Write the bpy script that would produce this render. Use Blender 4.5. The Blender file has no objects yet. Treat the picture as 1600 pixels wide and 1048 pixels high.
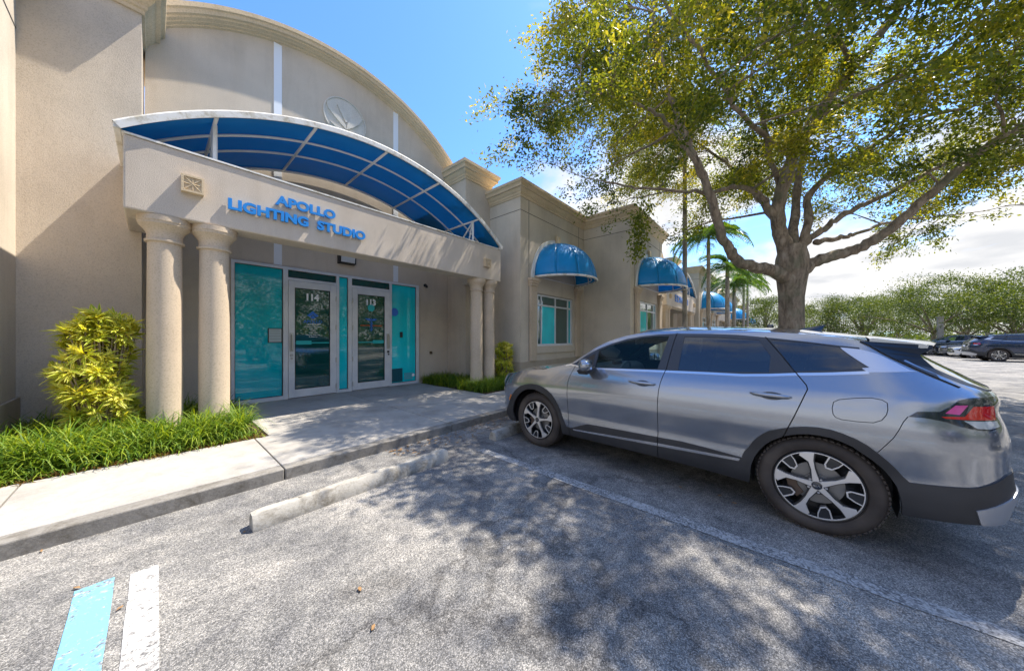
import bpy, bmesh, math, random
import numpy as np
from mathutils import Vector, Matrix
from mathutils.geometry import delaunay_2d_cdt
random.seed(7); np.random.seed(7)
SC = bpy.context.scene
COL = SC.collection
# ------------------------------------------------------------------ camera
cd = bpy.data.cameras.new("camera"); cam = bpy.data.objects.new("camera", cd); COL.objects.link(cam)
cd.sensor_width = 36.0; cd.lens = 36.0 * 485.0 / 1600.0
cd.shift_y = 3.0 / 1600.0
cd.clip_start = 0.05; cd.clip_end = 2000
FX, FY = 0.7560, 0.6545
cam.location = (0, 0, 1.5)
cam.rotation_euler = (math.radians(90), 0, math.atan2(FY, FX) - math.radians(90))
SC.camera = cam
# ------------------------------------------------------------------ sun, sky, exposure
SUN = Vector((0.535, -0.15, 1.0)).normalized()
elev = math.asin(SUN.z)
sl = bpy.data.lights.new("sun", 'SUN'); sl.energy = 3.0; sl.angle = math.radians(0.5); sl.color = (1.0, 0.93, 0.82)
so = bpy.data.objects.new("sun", sl); COL.objects.link(so)
so.rotation_euler = SUN.to_track_quat('Z', 'Y').to_euler(); so.location = (5, -5, 30)
world = bpy.data.worlds.new("World"); SC.world = world; world.use_nodes = True
wn = world.node_tree.nodes; wl = world.node_tree.links; wn.clear()
def WN(t, **kw):
    n = wn.new(t)
    for k, v in kw.items(): setattr(n, k, v)
    return n
wo = WN('ShaderNodeOutputWorld'); bg = WN('ShaderNodeBackground'); bg.inputs['Strength'].default_value = 0.15
sky = WN('ShaderNodeTexSky'); sky.sky_type = 'NISHITA'; sky.sun_disc = False
sky.sun_elevation = elev; sky.sun_rotation = math.atan2(SUN.x, SUN.y)
sky.air_density = 1.0; sky.dust_density = 0.6; sky.ozone_density = 2.0
tint = WN('ShaderNodeMix', data_type='RGBA', blend_type='MULTIPLY'); tint.inputs[0].default_value = 1.0
tint.inputs[7].default_value = (0.37, 0.56, 0.80, 1)
tc = WN('ShaderNodeTexCoord'); sep = WN('ShaderNodeSeparateXYZ'); wl.new(tc.outputs['Generated'], sep.inputs[0])
mz = WN('ShaderNodeMath', operation='ADD'); mz.inputs[1].default_value = 0.16; wl.new(sep.outputs['Z'], mz.inputs[0])
mzm = WN('ShaderNodeMath', operation='MAXIMUM'); mzm.inputs[1].default_value = 0.03; wl.new(mz.outputs[0], mzm.inputs[0])
dx = WN('ShaderNodeMath', operation='DIVIDE'); dy = WN('ShaderNodeMath', operation='DIVIDE')
wl.new(sep.outputs['X'], dx.inputs[0]); wl.new(mzm.outputs[0], dx.inputs[1]); wl.new(sep.outputs['Y'], dy.inputs[0]); wl.new(mzm.outputs[0], dy.inputs[1])
cmb = WN('ShaderNodeCombineXYZ'); wl.new(dx.outputs[0], cmb.inputs[0]); wl.new(dy.outputs[0], cmb.inputs[1]); cmb.inputs[2].default_value = 31.9
nz = WN('ShaderNodeTexNoise'); nz.inputs['Scale'].default_value = 1.15; nz.inputs['Detail'].default_value = 9; nz.inputs['Roughness'].default_value = 0.56; nz.inputs['Distortion'].default_value = 0.25
wl.new(cmb.outputs[0], nz.inputs['Vector'])
# more cloud towards the horizon, open blue overhead
mr = WN('ShaderNodeMapRange'); mr.inputs[1].default_value = 0.04; mr.inputs[2].default_value = 0.62; mr.inputs[3].default_value = 0.24; mr.inputs[4].default_value = -0.035
wl.new(sep.outputs['Z'], mr.inputs[0])
ad = WN('ShaderNodeMath', operation='ADD'); wl.new(nz.outputs[0], ad.inputs[0]); wl.new(mr.outputs[0], ad.inputs[1])
cr = WN('ShaderNodeValToRGB'); cr.color_ramp.elements[0].position = 0.50; cr.color_ramp.elements[1].position = 0.64
cr.color_ramp.interpolation = 'EASE'; wl.new(ad.outputs[0], cr.inputs[0])
nz2 = WN('ShaderNodeTexNoise'); nz2.inputs['Scale'].default_value = 2.6; nz2.inputs['Detail'].default_value = 7
wl.new(cmb.outputs[0], nz2.inputs['Vector'])
cc = WN('ShaderNodeValToRGB'); cc.color_ramp.elements[0].position = 0.35; cc.color_ramp.elements[0].color = (1.75, 1.78, 1.85, 1)
cc.color_ramp.elements[1].position = 0.62; cc.color_ramp.elements[1].color = (2.6, 2.55, 2.5, 1); wl.new(nz2.outputs[0], cc.inputs[0])
mx = WN('ShaderNodeMix', data_type='RGBA')
wl.new(sky.outputs[0], tint.inputs[6]); wl.new(cr.outputs[0], mx.inputs[0]); wl.new(tint.outputs[2], mx.inputs[6]); wl.new(cc.outputs[0], mx.inputs[7])
wl.new(mx.outputs[2], bg.inputs['Color']); wl.new(bg.outputs[0], wo.inputs[0])
SC.view_settings.view_transform = 'Standard'; SC.view_settings.look = 'None'; SC.view_settings.exposure = 1.66; SC.view_settings.gamma = 1.0
SC.render.engine = 'CYCLES'
SC.cycles.max_bounces = 8; SC.cycles.transparent_max_bounces = 16
# ------------------------------------------------------------------ material helpers
MATS = {}
def newmat(name):
    m = bpy.data.materials.new(name); m.use_nodes = True
    nt = m.node_tree; b = nt.nodes['Principled BSDF']; MATS[name] = m
    return m, nt, b
def c4(c): return (c[0], c[1], c[2], 1.0)
def simple(name, col, rough=0.5, metal=0.0, coat=0.0, spec=0.5, emit=None):
    m, nt, b = newmat(name)
    b.inputs['Base Color'].default_value = c4(col); b.inputs['Roughness'].default_value = rough
    b.inputs['Metallic'].default_value = metal; b.inputs['Coat Weight'].default_value = coat
    b.inputs['Specular IOR Level'].default_value = spec
    return m
def noise(nt, vec, scale, detail=3, rough=0.5, dist=0.0):
    n = nt.nodes.new('ShaderNodeTexNoise'); n.inputs['Scale'].default_value = scale; n.inputs['Detail'].default_value = detail
    n.inputs['Roughness'].default_value = rough; n.inputs['Distortion'].default_value = dist
    nt.links.new(vec, n.inputs['Vector']); return n.outputs[0]
def ramp(nt, fac, stops):
    r = nt.nodes.new('ShaderNodeValToRGB'); e = r.color_ramp.elements
    e[0].position = stops[0][0]; e[0].color = c4(stops[0][1]); e[1].position = stops[-1][0]; e[1].color = c4(stops[-1][1])
    for p, c in stops[1:-1]:
        q = e.new(p); q.color = c4(c)
    nt.links.new(fac, r.inputs[0]); return r.outputs[0]
def mixc(nt, fac, a, b_, mode='MIX'):
    n = nt.nodes.new('ShaderNodeMix'); n.data_type = 'RGBA'; n.blend_type = mode
    for i, v in ((0, fac), (6, a), (7, b_)):
        if hasattr(v, 'links') or hasattr(v, 'is_linked'): nt.links.new(v, n.inputs[i])
        elif i == 0: n.inputs[0].default_value = v
        else: n.inputs[i].default_value = c4(v)
    return n.outputs[2]
def bump(nt, b, h, strength=0.5, dist=0.01, prev=None):
    n = nt.nodes.new('ShaderNodeBump'); n.inputs['Strength'].default_value = strength; n.inputs['Distance'].default_value = dist
    nt.links.new(h, n.inputs['Height'])
    if prev is not None: nt.links.new(prev, n.inputs['Normal'])
    nt.links.new(n.outputs[0], b.inputs['Normal']); return n.outputs[0]
def objco(nt, scale=None):
    t = nt.nodes.new('ShaderNodeTexCoord')
    if scale is None: return t.outputs['Object']
    mp = nt.nodes.new('ShaderNodeMapping'); mp.inputs['Scale'].default_value = scale
    nt.links.new(t.outputs['Object'], mp.inputs[0]); return mp.outputs[0]
def stucco(name, col, grain=75.0, bs=0.9, dist=0.012, stain=True):
    m, nt, b = newmat(name); co = objco(nt)
    n1 = noise(nt, co, grain, 3, 0.6); big = noise(nt, co, 0.7, 4, 0.6)
    streak = noise(nt, objco(nt, (1.6, 1.6, 0.22)), 1.6, 5, 0.7)
    dark = tuple(c * 0.88 for c in col); lite = tuple(min(1, c * 1.10) for c in col)
    base = ramp(nt, big, [(0.35, dark), (0.5, col), (0.68, lite)])
    g = ramp(nt, n1, [(0.30, (0.70, 0.68, 0.66)), (0.52, (1, 1, 1))])
    base = mixc(nt, 0.75, base, g, 'MULTIPLY')
    if stain:
        s = ramp(nt, streak, [(0.50, (1, 1, 1)), (0.72, (0.74, 0.71, 0.67))])
        base = mixc(nt, 0.4, base, s, 'MULTIPLY')
    nt.links.new(base, b.inputs['Base Color']); b.inputs['Roughness'].default_value = 0.92; b.inputs['Specular IOR Level'].default_value = 0.2
    bump(nt, b, n1, bs, dist); return m
M_STUCCO = stucco('rough_stucco', (0.62, 0.53, 0.42), 95, 0.45, 0.008)
M_STUCCO_PALE = stucco('pale_rough_stucco', (0.64, 0.55, 0.445), 95, 0.5, 0.008)
M_SMOOTH = stucco('smooth_stucco', (0.63, 0.55, 0.44), 120, 0.2, 0.003)
M_DARKST = stucco('recess_stucco', (0.5, 0.43, 0.34), 120, 0.25, 0.004)
M_CORNICE = stucco('cornice_stone', (0.68, 0.54, 0.355), 50, 0.25, 0.006)
M_COLUMN = stucco('column_stone', (0.60, 0.485, 0.355), 60, 0.2, 0.003)
M_PALE = stucco('pale_relief_stone', (0.64, 0.60, 0.52), 60, 0.15, 0.003)
M_PLINTH = stucco('plinth', (0.45, 0.375, 0.285), 100, 0.2, 0.004)
M_GROOVE = simple('groove_shadow', (0.10, 0.09, 0.08), 0.9)
def aluminium():
    m, nt, b = newmat('white_aluminium'); co = objco(nt)
    n = noise(nt, co, 3, 4); nt.links.new(ramp(nt, n, [(0.3, (0.62, 0.63, 0.64)), (0.7, (0.76, 0.76, 0.75))]), b.inputs['Base Color'])
    b.inputs['Roughness'].default_value = 0.38; return m
M_ALU = aluminium()
M_WHITE = simple('white_paint', (0.80, 0.79, 0.75), 0.45)
M_WHITESTRIP = simple('white_wall_strip', (0.78, 0.80, 0.82), 0.5)
def awnwhite():
    m, nt, b = newmat('weathered_white'); co = objco(nt)
    n = noise(nt, co, 6, 5, 0.7); nt.links.new(ramp(nt, n, [(0.35, (0.52, 0.47, 0.36)), (0.5, (0.78, 0.76, 0.70)), (0.7, (0.82, 0.81, 0.78))]), b.inputs['Base Color'])
    b.inputs['Roughness'].default_value = 0.5; return m
M_TRIM = awnwhite()
def fabric(name, col, rough=0.42, coat=0.25, trans=0.0):
    m, nt, b = newmat(name); co = objco(nt)
    n = noise(nt, co, 1.8, 4, 0.6)
    nt.links.new(ramp(nt, n, [(0.3, tuple(c * 0.85 for c in col)), (0.7, tuple(min(1, c * 1.12) for c in col))]), b.inputs['Base Color'])
    b.inputs['Roughness'].default_value = rough; b.inputs['Coat Weight'].default_value = coat; b.inputs['Coat Roughness'].default_value = 0.2
    bump(nt, b, noise(nt, co, 9, 3), 0.15, 0.01)
    if trans:
        out = nt.nodes['Material Output']; tr = nt.nodes.new('ShaderNodeBsdfTranslucent'); tr.inputs[0].default_value = c4(tuple(min(1, c * 1.6) for c in col))
        mxs = nt.nodes.new('ShaderNodeMixShader'); mxs.inputs[0].default_value = trans
        nt.links.new(b.outputs[0], mxs.inputs[1]); nt.links.new(tr.outputs[0], mxs.inputs[2]); nt.links.new(mxs.outputs[0], out.inputs[0])
    return m
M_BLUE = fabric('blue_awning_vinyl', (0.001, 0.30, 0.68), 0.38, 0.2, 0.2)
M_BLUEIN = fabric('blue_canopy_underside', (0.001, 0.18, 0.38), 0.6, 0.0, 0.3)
M_LETTER = simple('blue_letter_face', (0.004, 0.23, 0.66), 0.4)
def glassmat(name, col, rough=0.03, spec=0.8, coat=1.0):
    m, nt, b = newmat(name); co = objco(nt)
    n = noise(nt, objco(nt, (1, 1, .5)), 1.3, 2)
    nt.links.new(ramp(nt, n, [(0.3, tuple(c * 0.8 for c in col)), (0.7, tuple(c * 1.15 for c in col))]), b.inputs['Base Color'])
    b.inputs['Roughness'].default_value = rough; b.inputs['Specular IOR Level'].default_value = spec
    b.inputs['Coat Weight'].default_value = coat; b.inputs['Coat Roughness'].default_value = 0.01; b.inputs['Coat IOR'].default_value = 1.6
    bump(nt, b, noise(nt, co, 0.7, 1), 0.02, 0.02)
    return m
M_TEAL = glassmat('teal_film_glass', (0.004, 0.46, 0.52), 0.03, 0.5, 0.6)
M_TEALDARK = glassmat('dark_green_glass', (0.005, 0.075, 0.070))
M_TEALB = glassmat('bright_teal_glass', (0.008, 0.66, 0.72), 0.03, 0.5, 0.5)
M_BLACK = simple('black_plastic', (0.018, 0.018, 0.02), 0.45)
M_GASKET = simple('rubber_gasket', (0.02, 0.025, 0.025), 0.7)
M_STEEL = simple('brushed_steel', (0.55, 0.54, 0.52), 0.32, 1.0)
M_STICK_W = simple('white_vinyl_print', (0.90, 0.92, 0.93), 0.5)
M_STICK_B = simple('blue_vinyl_print', (0.02, 0.16, 0.60), 0.4)
M_STICK_O = simple('orange_vinyl_print', (0.75, 0.11, 0.01), 0.4)
M_STICK_T = simple('teal_vinyl_print', (0.01, 0.45, 0.45), 0.4)
M_LENS = simple('frosted_lamp_lens', (0.62, 0.63, 0.62), 0.35)
def asphalt():
    m, nt, b = newmat('worn_asphalt'); co = objco(nt)
    vor = nt.nodes.new('ShaderNodeTexVoronoi'); vor.inputs['Scale'].default_value = 190; nt.links.new(co, vor.inputs['Vector'])
    sepv = nt.nodes.new('ShaderNodeSeparateColor'); nt.links.new(vor.outputs['Color'], sepv.inputs[0])
    stones = ramp(nt, sepv.outputs[0], [(0.0, (0.115, 0.112, 0.108)), (0.35, (0.205, 0.20, 0.19)), (0.7, (0.32, 0.307, 0.287)), (1.0, (0.50, 0.475, 0.44))])
    edge = ramp(nt, vor.outputs['Distance'], [(0.2, (1, 1, 1)), (0.8, (0.55, 0.55, 0.55))])
    c = mixc(nt, 0.8, stones, edge, 'MULTIPLY')
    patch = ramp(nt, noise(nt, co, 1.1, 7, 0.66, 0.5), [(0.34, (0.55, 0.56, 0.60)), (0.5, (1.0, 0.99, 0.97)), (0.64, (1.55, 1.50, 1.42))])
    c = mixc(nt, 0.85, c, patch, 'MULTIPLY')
    mid = ramp(nt, noise(nt, co, 7, 5, 0.7), [(0.36, (0.72, 0.72, 0.73)), (0.6, (1.15, 1.14, 1.12))])
    c = mixc(nt, 0.7, c, mid, 'MULTIPLY')
    scuff = ramp(nt, noise(nt, objco(nt, (0.35, 2.2, 1)), 4.0, 6, 0.75, 0.6), [(0.60, (0, 0, 0)), (0.72, (1, 1, 1))])
    c = mixc(nt, scuff, c, mixc(nt, 0.55, c, (0.42, 0.40, 0.37)))
    oil = ramp(nt, noise(nt, co, 1.7, 3, 0.5, 0.3), [(0.60, (1, 1, 1)), (0.72, (0.50, 0.49, 0.49))])
    c = mixc(nt, 0.8, c, oil, 'MULTIPLY')
    vc = nt.nodes.new('ShaderNodeTexVoronoi'); vc.feature = 'DISTANCE_TO_EDGE'; vc.inputs['Scale'].default_value = 0.55
    wob = nt.nodes.new('ShaderNodeTexNoise'); wob.inputs['Scale'].default_value = 1.6; wob.inputs['Detail'].default_value = 8; wob.inputs['Roughness'].default_value = 0.7; nt.links.new(co, wob.inputs['Vector'])
    wm = nt.nodes.new('ShaderNodeMix'); wm.data_type = 'VECTOR'; wm.inputs[0].default_value = 0.45; nt.links.new(co, wm.inputs[4]); nt.links.new(wob.outputs['Color'], wm.inputs[5]); nt.links.new(wm.outputs[1], vc.inputs['Vector'])
    crk = ramp(nt, vc.outputs['Distance'], [(0.0, (0.30, 0.29, 0.29)), (0.004, (0.55, 0.54, 0.53)), (0.009, (1, 1, 1))])
    c = mixc(nt, 0.55, c, crk, 'MULTIPLY')
    nt.links.new(c, b.inputs['Base Color']); b.inputs['Roughness'].default_value = 0.88; b.inputs['Specular IOR Level'].default_value = 0.25
    inv = nt.nodes.new('ShaderNodeMath'); inv.operation = 'SUBTRACT'; inv.inputs[0].default_value = 1.0; nt.links.new(vor.outputs['Distance'], inv.inputs[1])
    bump(nt, b, inv.outputs[0], 0.55, 0.006); return m
M_ASPH = asphalt()
def concrete(name, col, joint=False, dirt=0.6, g=160):
    m, nt, b = newmat(name); co = objco(nt)
    n = noise(nt, co, 1.4, 6, 0.62); f = noise(nt, co, g, 2, 0.6)
    base = ramp(nt, n, [(0.32, tuple(c * 0.78 for c in col)), (0.5, col), (0.7, tuple(min(1, c * 1.1) for c in col))])
    base = mixc(nt, 0.5, base, ramp(nt, f, [(0.33, (0.74, 0.73, 0.71)), (0.55, (1, 1, 1))]), 'MULTIPLY')
    st = ramp(nt, noise(nt, co, 6, 7, 0.8, 0.4), [(0.46, (1, 1, 1)), (0.70, (max(.2, 1 - dirt * 0.62), max(.19, 1 - dirt * 0.65), max(.17, 1 - dirt * 0.7)))])
    base = mixc(nt, 1.0, base, st, 'MULTIPLY')
    nt.links.new(base, b.inputs['Base Color']); b.inputs['Roughness'].default_value = 0.9; b.inputs['Specular IOR Level'].default_value = 0.25
    bump(nt, b, noise(nt, co, 30, 6, 0.75), min(1, dirt * .5), 0.008, None) if dirt > .8 else bump(nt, b, f, 0.3, 0.003); return m
M_CONC = concrete('sidewalk_concrete', (0.42, 0.392, 0.35), dirt=0.30)
M_KERB = concrete('kerb_concrete', (0.27, 0.25, 0.22), dirt=0.9, g=90)
M_STOP = concrete('wheel_stop_concrete', (0.45, 0.42, 0.365), dirt=1.1, g=70)
M_JOINT = simple('joint_dirt', (0.07, 0.055, 0.035), 0.95)
M_SOIL = concrete('mulch_soil', (0.085, 0.055, 0.035), dirt=0.8, g=60)
def paintline(name, col, lo=0.40, hi=0.56, scale=26):
    m, nt, b = newmat(name); co = objco(nt)
    n = noise(nt, co, scale, 6, 0.75); n2 = noise(nt, co, 2.5, 3)
    a = nt.nodes.new('ShaderNodeMath'); a.operation = 'ADD'; nt.links.new(n, a.inputs[0])
    s = nt.nodes.new('ShaderNodeMath'); s.operation = 'MULTIPLY_ADD'; s.inputs[1].default_value = 0.35; s.inputs[2].default_value = -0.17; nt.links.new(n2, s.inputs[0]); nt.links.new(s.outputs[0], a.inputs[1])
    vor = nt.nodes.new('ShaderNodeTexVoronoi'); vor.inputs['Scale'].default_value = 105; nt.links.new(co, vor.inputs['Vector'])
    sepv = nt.nodes.new('ShaderNodeSeparateColor'); nt.links.new(vor.outputs['Color'], sepv.inputs[0])
    stones = ramp(nt, sepv.outputs[0], [(0.0, (0.07, 0.07, 0.07)), (0.5, (0.2, 0.19, 0.18)), (1.0, (0.5, 0.48, 0.44))])
    f = ramp(nt, a.outputs[0], [(lo, (0, 0, 0)), (hi, (1, 1, 1))])
    nt.links.new(mixc(nt, f, stones, col), b.inputs['Base Color']); b.inputs['Roughness'].default_value = 0.8
    bump(nt, b, n, 0.3, 0.004); return m
M_LINEW = paintline('worn_white_line', (0.66, 0.63, 0.58), 0.40, 0.60)
M_LINEF = paintline('faded_white_line', (0.52, 0.50, 0.47), 0.44, 0.72, 30)
M_LINEB = paintline('pale_blue_line', (0.17, 0.42, 0.62), 0.37, 0.50)
def leafmat(name, stops, trans=0.35, rough=0.5, attr='rnd'):
    m, nt, b = newmat(name)
    at = nt.nodes.new('ShaderNodeAttribute'); at.attribute_name = attr
    col = ramp(nt, at.outputs['Fac'], stops)
    nt.links.new(col, b.inputs['Base Color']); b.inputs['Roughness'].default_value = rough; b.inputs['Specular IOR Level'].default_value = 0.4
    tr = nt.nodes.new('ShaderNodeBsdfTranslucent'); nt.links.new(mixc(nt, 1.0, col, (1.5, 1.35, 0.5), 'MULTIPLY'), tr.inputs[0])
    mxs = nt.nodes.new('ShaderNodeMixShader'); mxs.inputs[0].default_value = trans
    nt.links.new(b.outputs[0], mxs.inputs[1]); nt.links.new(tr.outputs[0], mxs.inputs[2]); nt.links.new(mxs.outputs[0], nt.nodes['Material Output'].inputs[0])
    return m
M_OAKLEAF = leafmat('oak_leaf', [(0.0, (0.050, 0.085, 0.014)), (0.4, (0.15, 0.19, 0.022)), (0.75, (0.30, 0.31, 0.03)), (1.0, (0.46, 0.40, 0.06))], 0.55, 0.42)
M_FARLEAF = leafmat('distant_leaf', [(0.0, (0.035, 0.062, 0.014)), (0.5, (0.095, 0.14, 0.024)), (1.0, (0.20, 0.23, 0.04))], 0.35)
M_GRASS = leafmat('lily_turf_blade', [(0.0, (0.16, 0.075, 0.02)), (0.10, (0.24, 0.17, 0.04)), (0.13, (0.035, 0.10, 0.010)), (0.55, (0.13, 0.23, 0.016)), (1.0, (0.36, 0.43, 0.03))], 0.34, 0.6)
M_SHRUB = leafmat('variegated_leaf', [(0.0, (0.10, 0.20, 0.015)), (0.35, (0.34, 0.44, 0.02)), (0.7, (0.74, 0.70, 0.10)), (1.0, (0.88, 0.85, 0.42))], 0.42, 0.55)
M_PALMLEAF = leafmat('palm_leaf', [(0.0, (0.03, 0.08, 0.012)), (0.6, (0.08, 0.17, 0.02)), (1.0, (0.24, 0.28, 0.03))], 0.35, 0.4)
def bark(name, a, b_, sc=9):
    m, nt, b = newmat(name); co = objco(nt)
    n = noise(nt, objco(nt, (1, 1, 0.35)), sc, 6, 0.7, 0.4); l = noise(nt, co, 2.2, 4, 0.6)
    c = ramp(nt, n, [(0.35, tuple(x * .45 for x in a)), (0.5, a), (0.68, b_)])
    c = mixc(nt, ramp(nt, l, [(0.5, (0, 0, 0)), (0.68, (0.7, 0.7, 0.7))]), c, (0.17, 0.175, 0.11))
    nt.links.new(c, b.inputs['Base Color']); b.inputs['Roughness'].default_value = 0.95
    bump(nt, b, n, 1.0, 0.03); return m
M_BARK = bark('oak_bark', (0.30, 0.23, 0.165), (0.46, 0.375, 0.285))
M_PALMBARK = bark('palm_bark', (0.34, 0.29, 0.24), (0.52, 0.47, 0.40), 5)
M_TURF = concrete('mown_turf', (0.10, 0.16, 0.035), dirt=0.7, g=40)

# ------------------------------------------------------------------ object helpers
def tag(o, label=None, cat=None, group=None, kind=None):
    if label: o['label'] = label
    if cat: o['category'] = cat
    if group: o['group'] = group
    if kind: o['kind'] = kind
    return o
def empty(name, loc=(0, 0, 0), rz=0.0):
    o = bpy.data.objects.new(name, None); o.location = loc; o.rotation_euler = (0, 0, rz); o.empty_display_size = 0.2
    COL.objects.link(o); return o
def wloc(o):
    v = Vector((0, 0, 0))
    while o is not None:
        v += o.location; o = o.parent
    return v
class MB:
    def __init__(s): s.v = []; s.f = []; s.mi = []; s.cur = 0
    def add(s, vs, fs, mi=None):
        k = len(s.v); s.v += [tuple(p) for p in vs]; s.f += [tuple(i + k for i in f) for f in fs]
        s.mi += [s.cur if mi is None else mi] * len(fs); return s
    def box(s, x0, x1, y0, y1, z0, z1, mi=None):
        return s.add([(x0,y0,z0),(x1,y0,z0),(x1,y1,z0),(x0,y1,z0),(x0,y0,z1),(x1,y0,z1),(x1,y1,z1),(x0,y1,z1)],
                     [(0,3,2,1),(4,5,6,7),(0,1,5,4),(1,2,6,5),(2,3,7,6),(3,0,4,7)], mi)
    def prism(s, poly, ax, a0, a1, mi=None):
        """poly in the two other axes, extruded along axis ax (0,1,2) a0..a1"""
        n = len(poly)
        def mk(p, a):
            return (a, p[0], p[1]) if ax == 0 else ((p[0], a, p[1]) if ax == 1 else (p[0], p[1], a))
        vs = [mk(p, a0) for p in poly] + [mk(p, a1) for p in poly]
        fs = [tuple(range(n)), tuple(range(2 * n - 1, n - 1, -1))] + [(i, i + n, (i + 1) % n + n, (i + 1) % n) for i in range(n)]
        return s.add(vs, fs, mi)
    def tube(s, path, rad, n=8, cap=True, mi=None):
        P = [Vector(p) for p in path]; R = rad if isinstance(rad, (list, tuple)) else [rad] * len(P)
        vs = []; up = None
        for i, p in enumerate(P):
            d = (P[min(i + 1, len(P) - 1)] - P[max(i - 1, 0)]).normalized()
            if up is None: up = d.orthogonal().normalized()
            up = (up - d * up.dot(d));
            up = up.normalized() if up.length > 1e-6 else d.orthogonal().normalized()
            q = d.cross(up)
            for k in range(n):
                t = 2 * math.pi * k / n
                vs.append(p + (up * math.cos(t) + q * math.sin(t)) * R[i])
        fs = [(i * n + k, i * n + (k + 1) % n, (i + 1) * n + (k + 1) % n, (i + 1) * n + k) for i in range(len(P) - 1) for k in range(n)]
        if cap: fs += [tuple(range(n - 1, -1, -1)), tuple(range((len(P) - 1) * n, len(P) * n))]
        return s.add(vs, fs, mi)
    def lathe(s, prof, c=(0, 0, 0), n=32, ax=2, mi=None, ph=0.0, cap=True):
        vs = []
        for r, h in prof:
            for k in range(n):
                t = 2 * math.pi * k / n + ph; a, b_ = r * math.cos(t), r * math.sin(t)
                p = (a, b_, h) if ax == 2 else ((h, a, b_) if ax == 0 else (b_, h, a))
                vs.append((p[0] + c[0], p[1] + c[1], p[2] + c[2]))
        m = len(prof)
        fs = [(i * n + k, i * n + (k + 1) % n, (i + 1) * n + (k + 1) % n, (i + 1) * n + k) for i in range(m - 1) for k in range(n)]
        if cap: fs += [tuple(range(n - 1, -1, -1)), tuple(range((m - 1) * n, m * n))]
        return s.add(vs, fs, mi)
    def grid(s, rows, mi=None, closed=False):
        n = len(rows[0]); vs = [p for r in rows for p in r]
        fs = [(i * n + k, i * n + k + 1, (i + 1) * n + k + 1, (i + 1) * n + k) for i in range(len(rows) - 1) for k in range(n - 1)]
        return s.add(vs, fs, mi)
    def build(s, name, mat, parent=None, smooth=False, bevel=0.0, loc=None, auto=None, fix=True):
        me = bpy.data.meshes.new(name)
        off = wloc(parent) if parent is not None else Vector(loc or (0, 0, 0))
        vs = [(p[0] - off.x, p[1] - off.y, p[2] - off.z) for p in s.v] if parent is not None or loc else s.v
        me.from_pydata(vs, [], s.f)
        for m in (mat if isinstance(mat, (list, tuple)) else [mat]): me.materials.append(m)
        if any(s.mi): me.polygons.foreach_set('material_index', s.mi)
        if fix:
            bm = bmesh.new(); bm.from_mesh(me); bmesh.ops.recalc_face_normals(bm, faces=bm.faces); bm.to_mesh(me); bm.free()
        if smooth: me.polygons.foreach_set('use_smooth', [True] * len(me.polygons))
        if auto: me.set_sharp_from_angle(angle=math.radians(auto))
        me.update()
        o = bpy.data.objects.new(name, me); COL.objects.link(o)
        if parent is not None: o.parent = parent
        elif loc: o.location = loc
        if bevel:
            b = o.modifiers.new('bevel', 'BEVEL'); b.width = bevel; b.segments = 2; b.limit_method = 'ANGLE'
        return o
def text_mesh(txt, depth, size=1.0, bold=0.0):
    cu = bpy.data.curves.new('t', 'FONT'); cu.body = txt; cu.size = size; cu.extrude = depth / 2; cu.offset = bold; cu.resolution_u = 4
    o = bpy.data.objects.new('t', cu); COL.objects.link(o)
    me = bpy.data.meshes.new_from_object(o.evaluated_get(bpy.context.evaluated_depsgraph_get()))
    bpy.data.objects.remove(o); bpy.data.curves.remove(cu)
    return me
def text_on_wall(txt, x0, x1, z0, z1, y, depth, mat, parent, name='lettering', bold=0.0):
    """one mesh with the words, facing -Y, fitted to the box"""
    me = text_mesh(txt, depth, 1.0, bold); n = len(me.vertices)
    co = np.empty(n * 3); me.vertices.foreach_get('co', co); co = co.reshape(-1, 3)
    lo, hi = co.min(0), co.max(0)
    off = wloc(parent)
    X = x0 + (co[:, 0] - lo[0]) / (hi[0] - lo[0]) * (x1 - x0) - off.x
    Z = z0 + (co[:, 1] - lo[1]) / (hi[1] - lo[1]) * (z1 - z0) - off.z
    Y = y - co[:, 2] - off.y
    me.vertices.foreach_set('co', np.stack([X, Y, Z], 1).ravel()); me.materials.clear(); me.materials.append(mat); me.update()
    o = bpy.data.objects.new(name, me); COL.objects.link(o); o.parent = parent; return o
def word_letters(txt, x0, x1, z0, z1, y, depth, mat, parent, bold=0.02):
    """each letter a part; positions from the full word's advance widths"""
    def ext(s):
        me = text_mesh(s, depth, 1.0, bold); c = np.empty(len(me.vertices) * 3); me.vertices.foreach_get('co', c); c = c.reshape(-1, 3)
        return me, c
    mw, cw = ext(txt); W0, W1 = cw[:, 0].min(), cw[:, 0].max(); H0, H1 = cw[:, 1].min(), cw[:, 1].max()
    bpy.data.meshes.remove(mw); off = wloc(parent)
    for i, ch in enumerate(txt):
        if ch == ' ': continue
        mp, cp = ext(txt[:i + 1]); right = cp[:, 0].max(); bpy.data.meshes.remove(mp)
        me, c = ext(ch); c[:, 0] += right - c[:, 0].max()
        X = x0 + (c[:, 0] - W0) / (W1 - W0) * (x1 - x0) - off.x; Z = z0 + (c[:, 1] - H0) / (H1 - H0) * (z1 - z0) - off.z
        me.vertices.foreach_set('co', np.stack([X, y - c[:, 2] - off.y, Z], 1).ravel())
        me.materials.clear(); me.materials.append(mat); me.update()
        o = bpy.data.objects.new('letter', me); COL.objects.link(o); o.parent = parent
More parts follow.
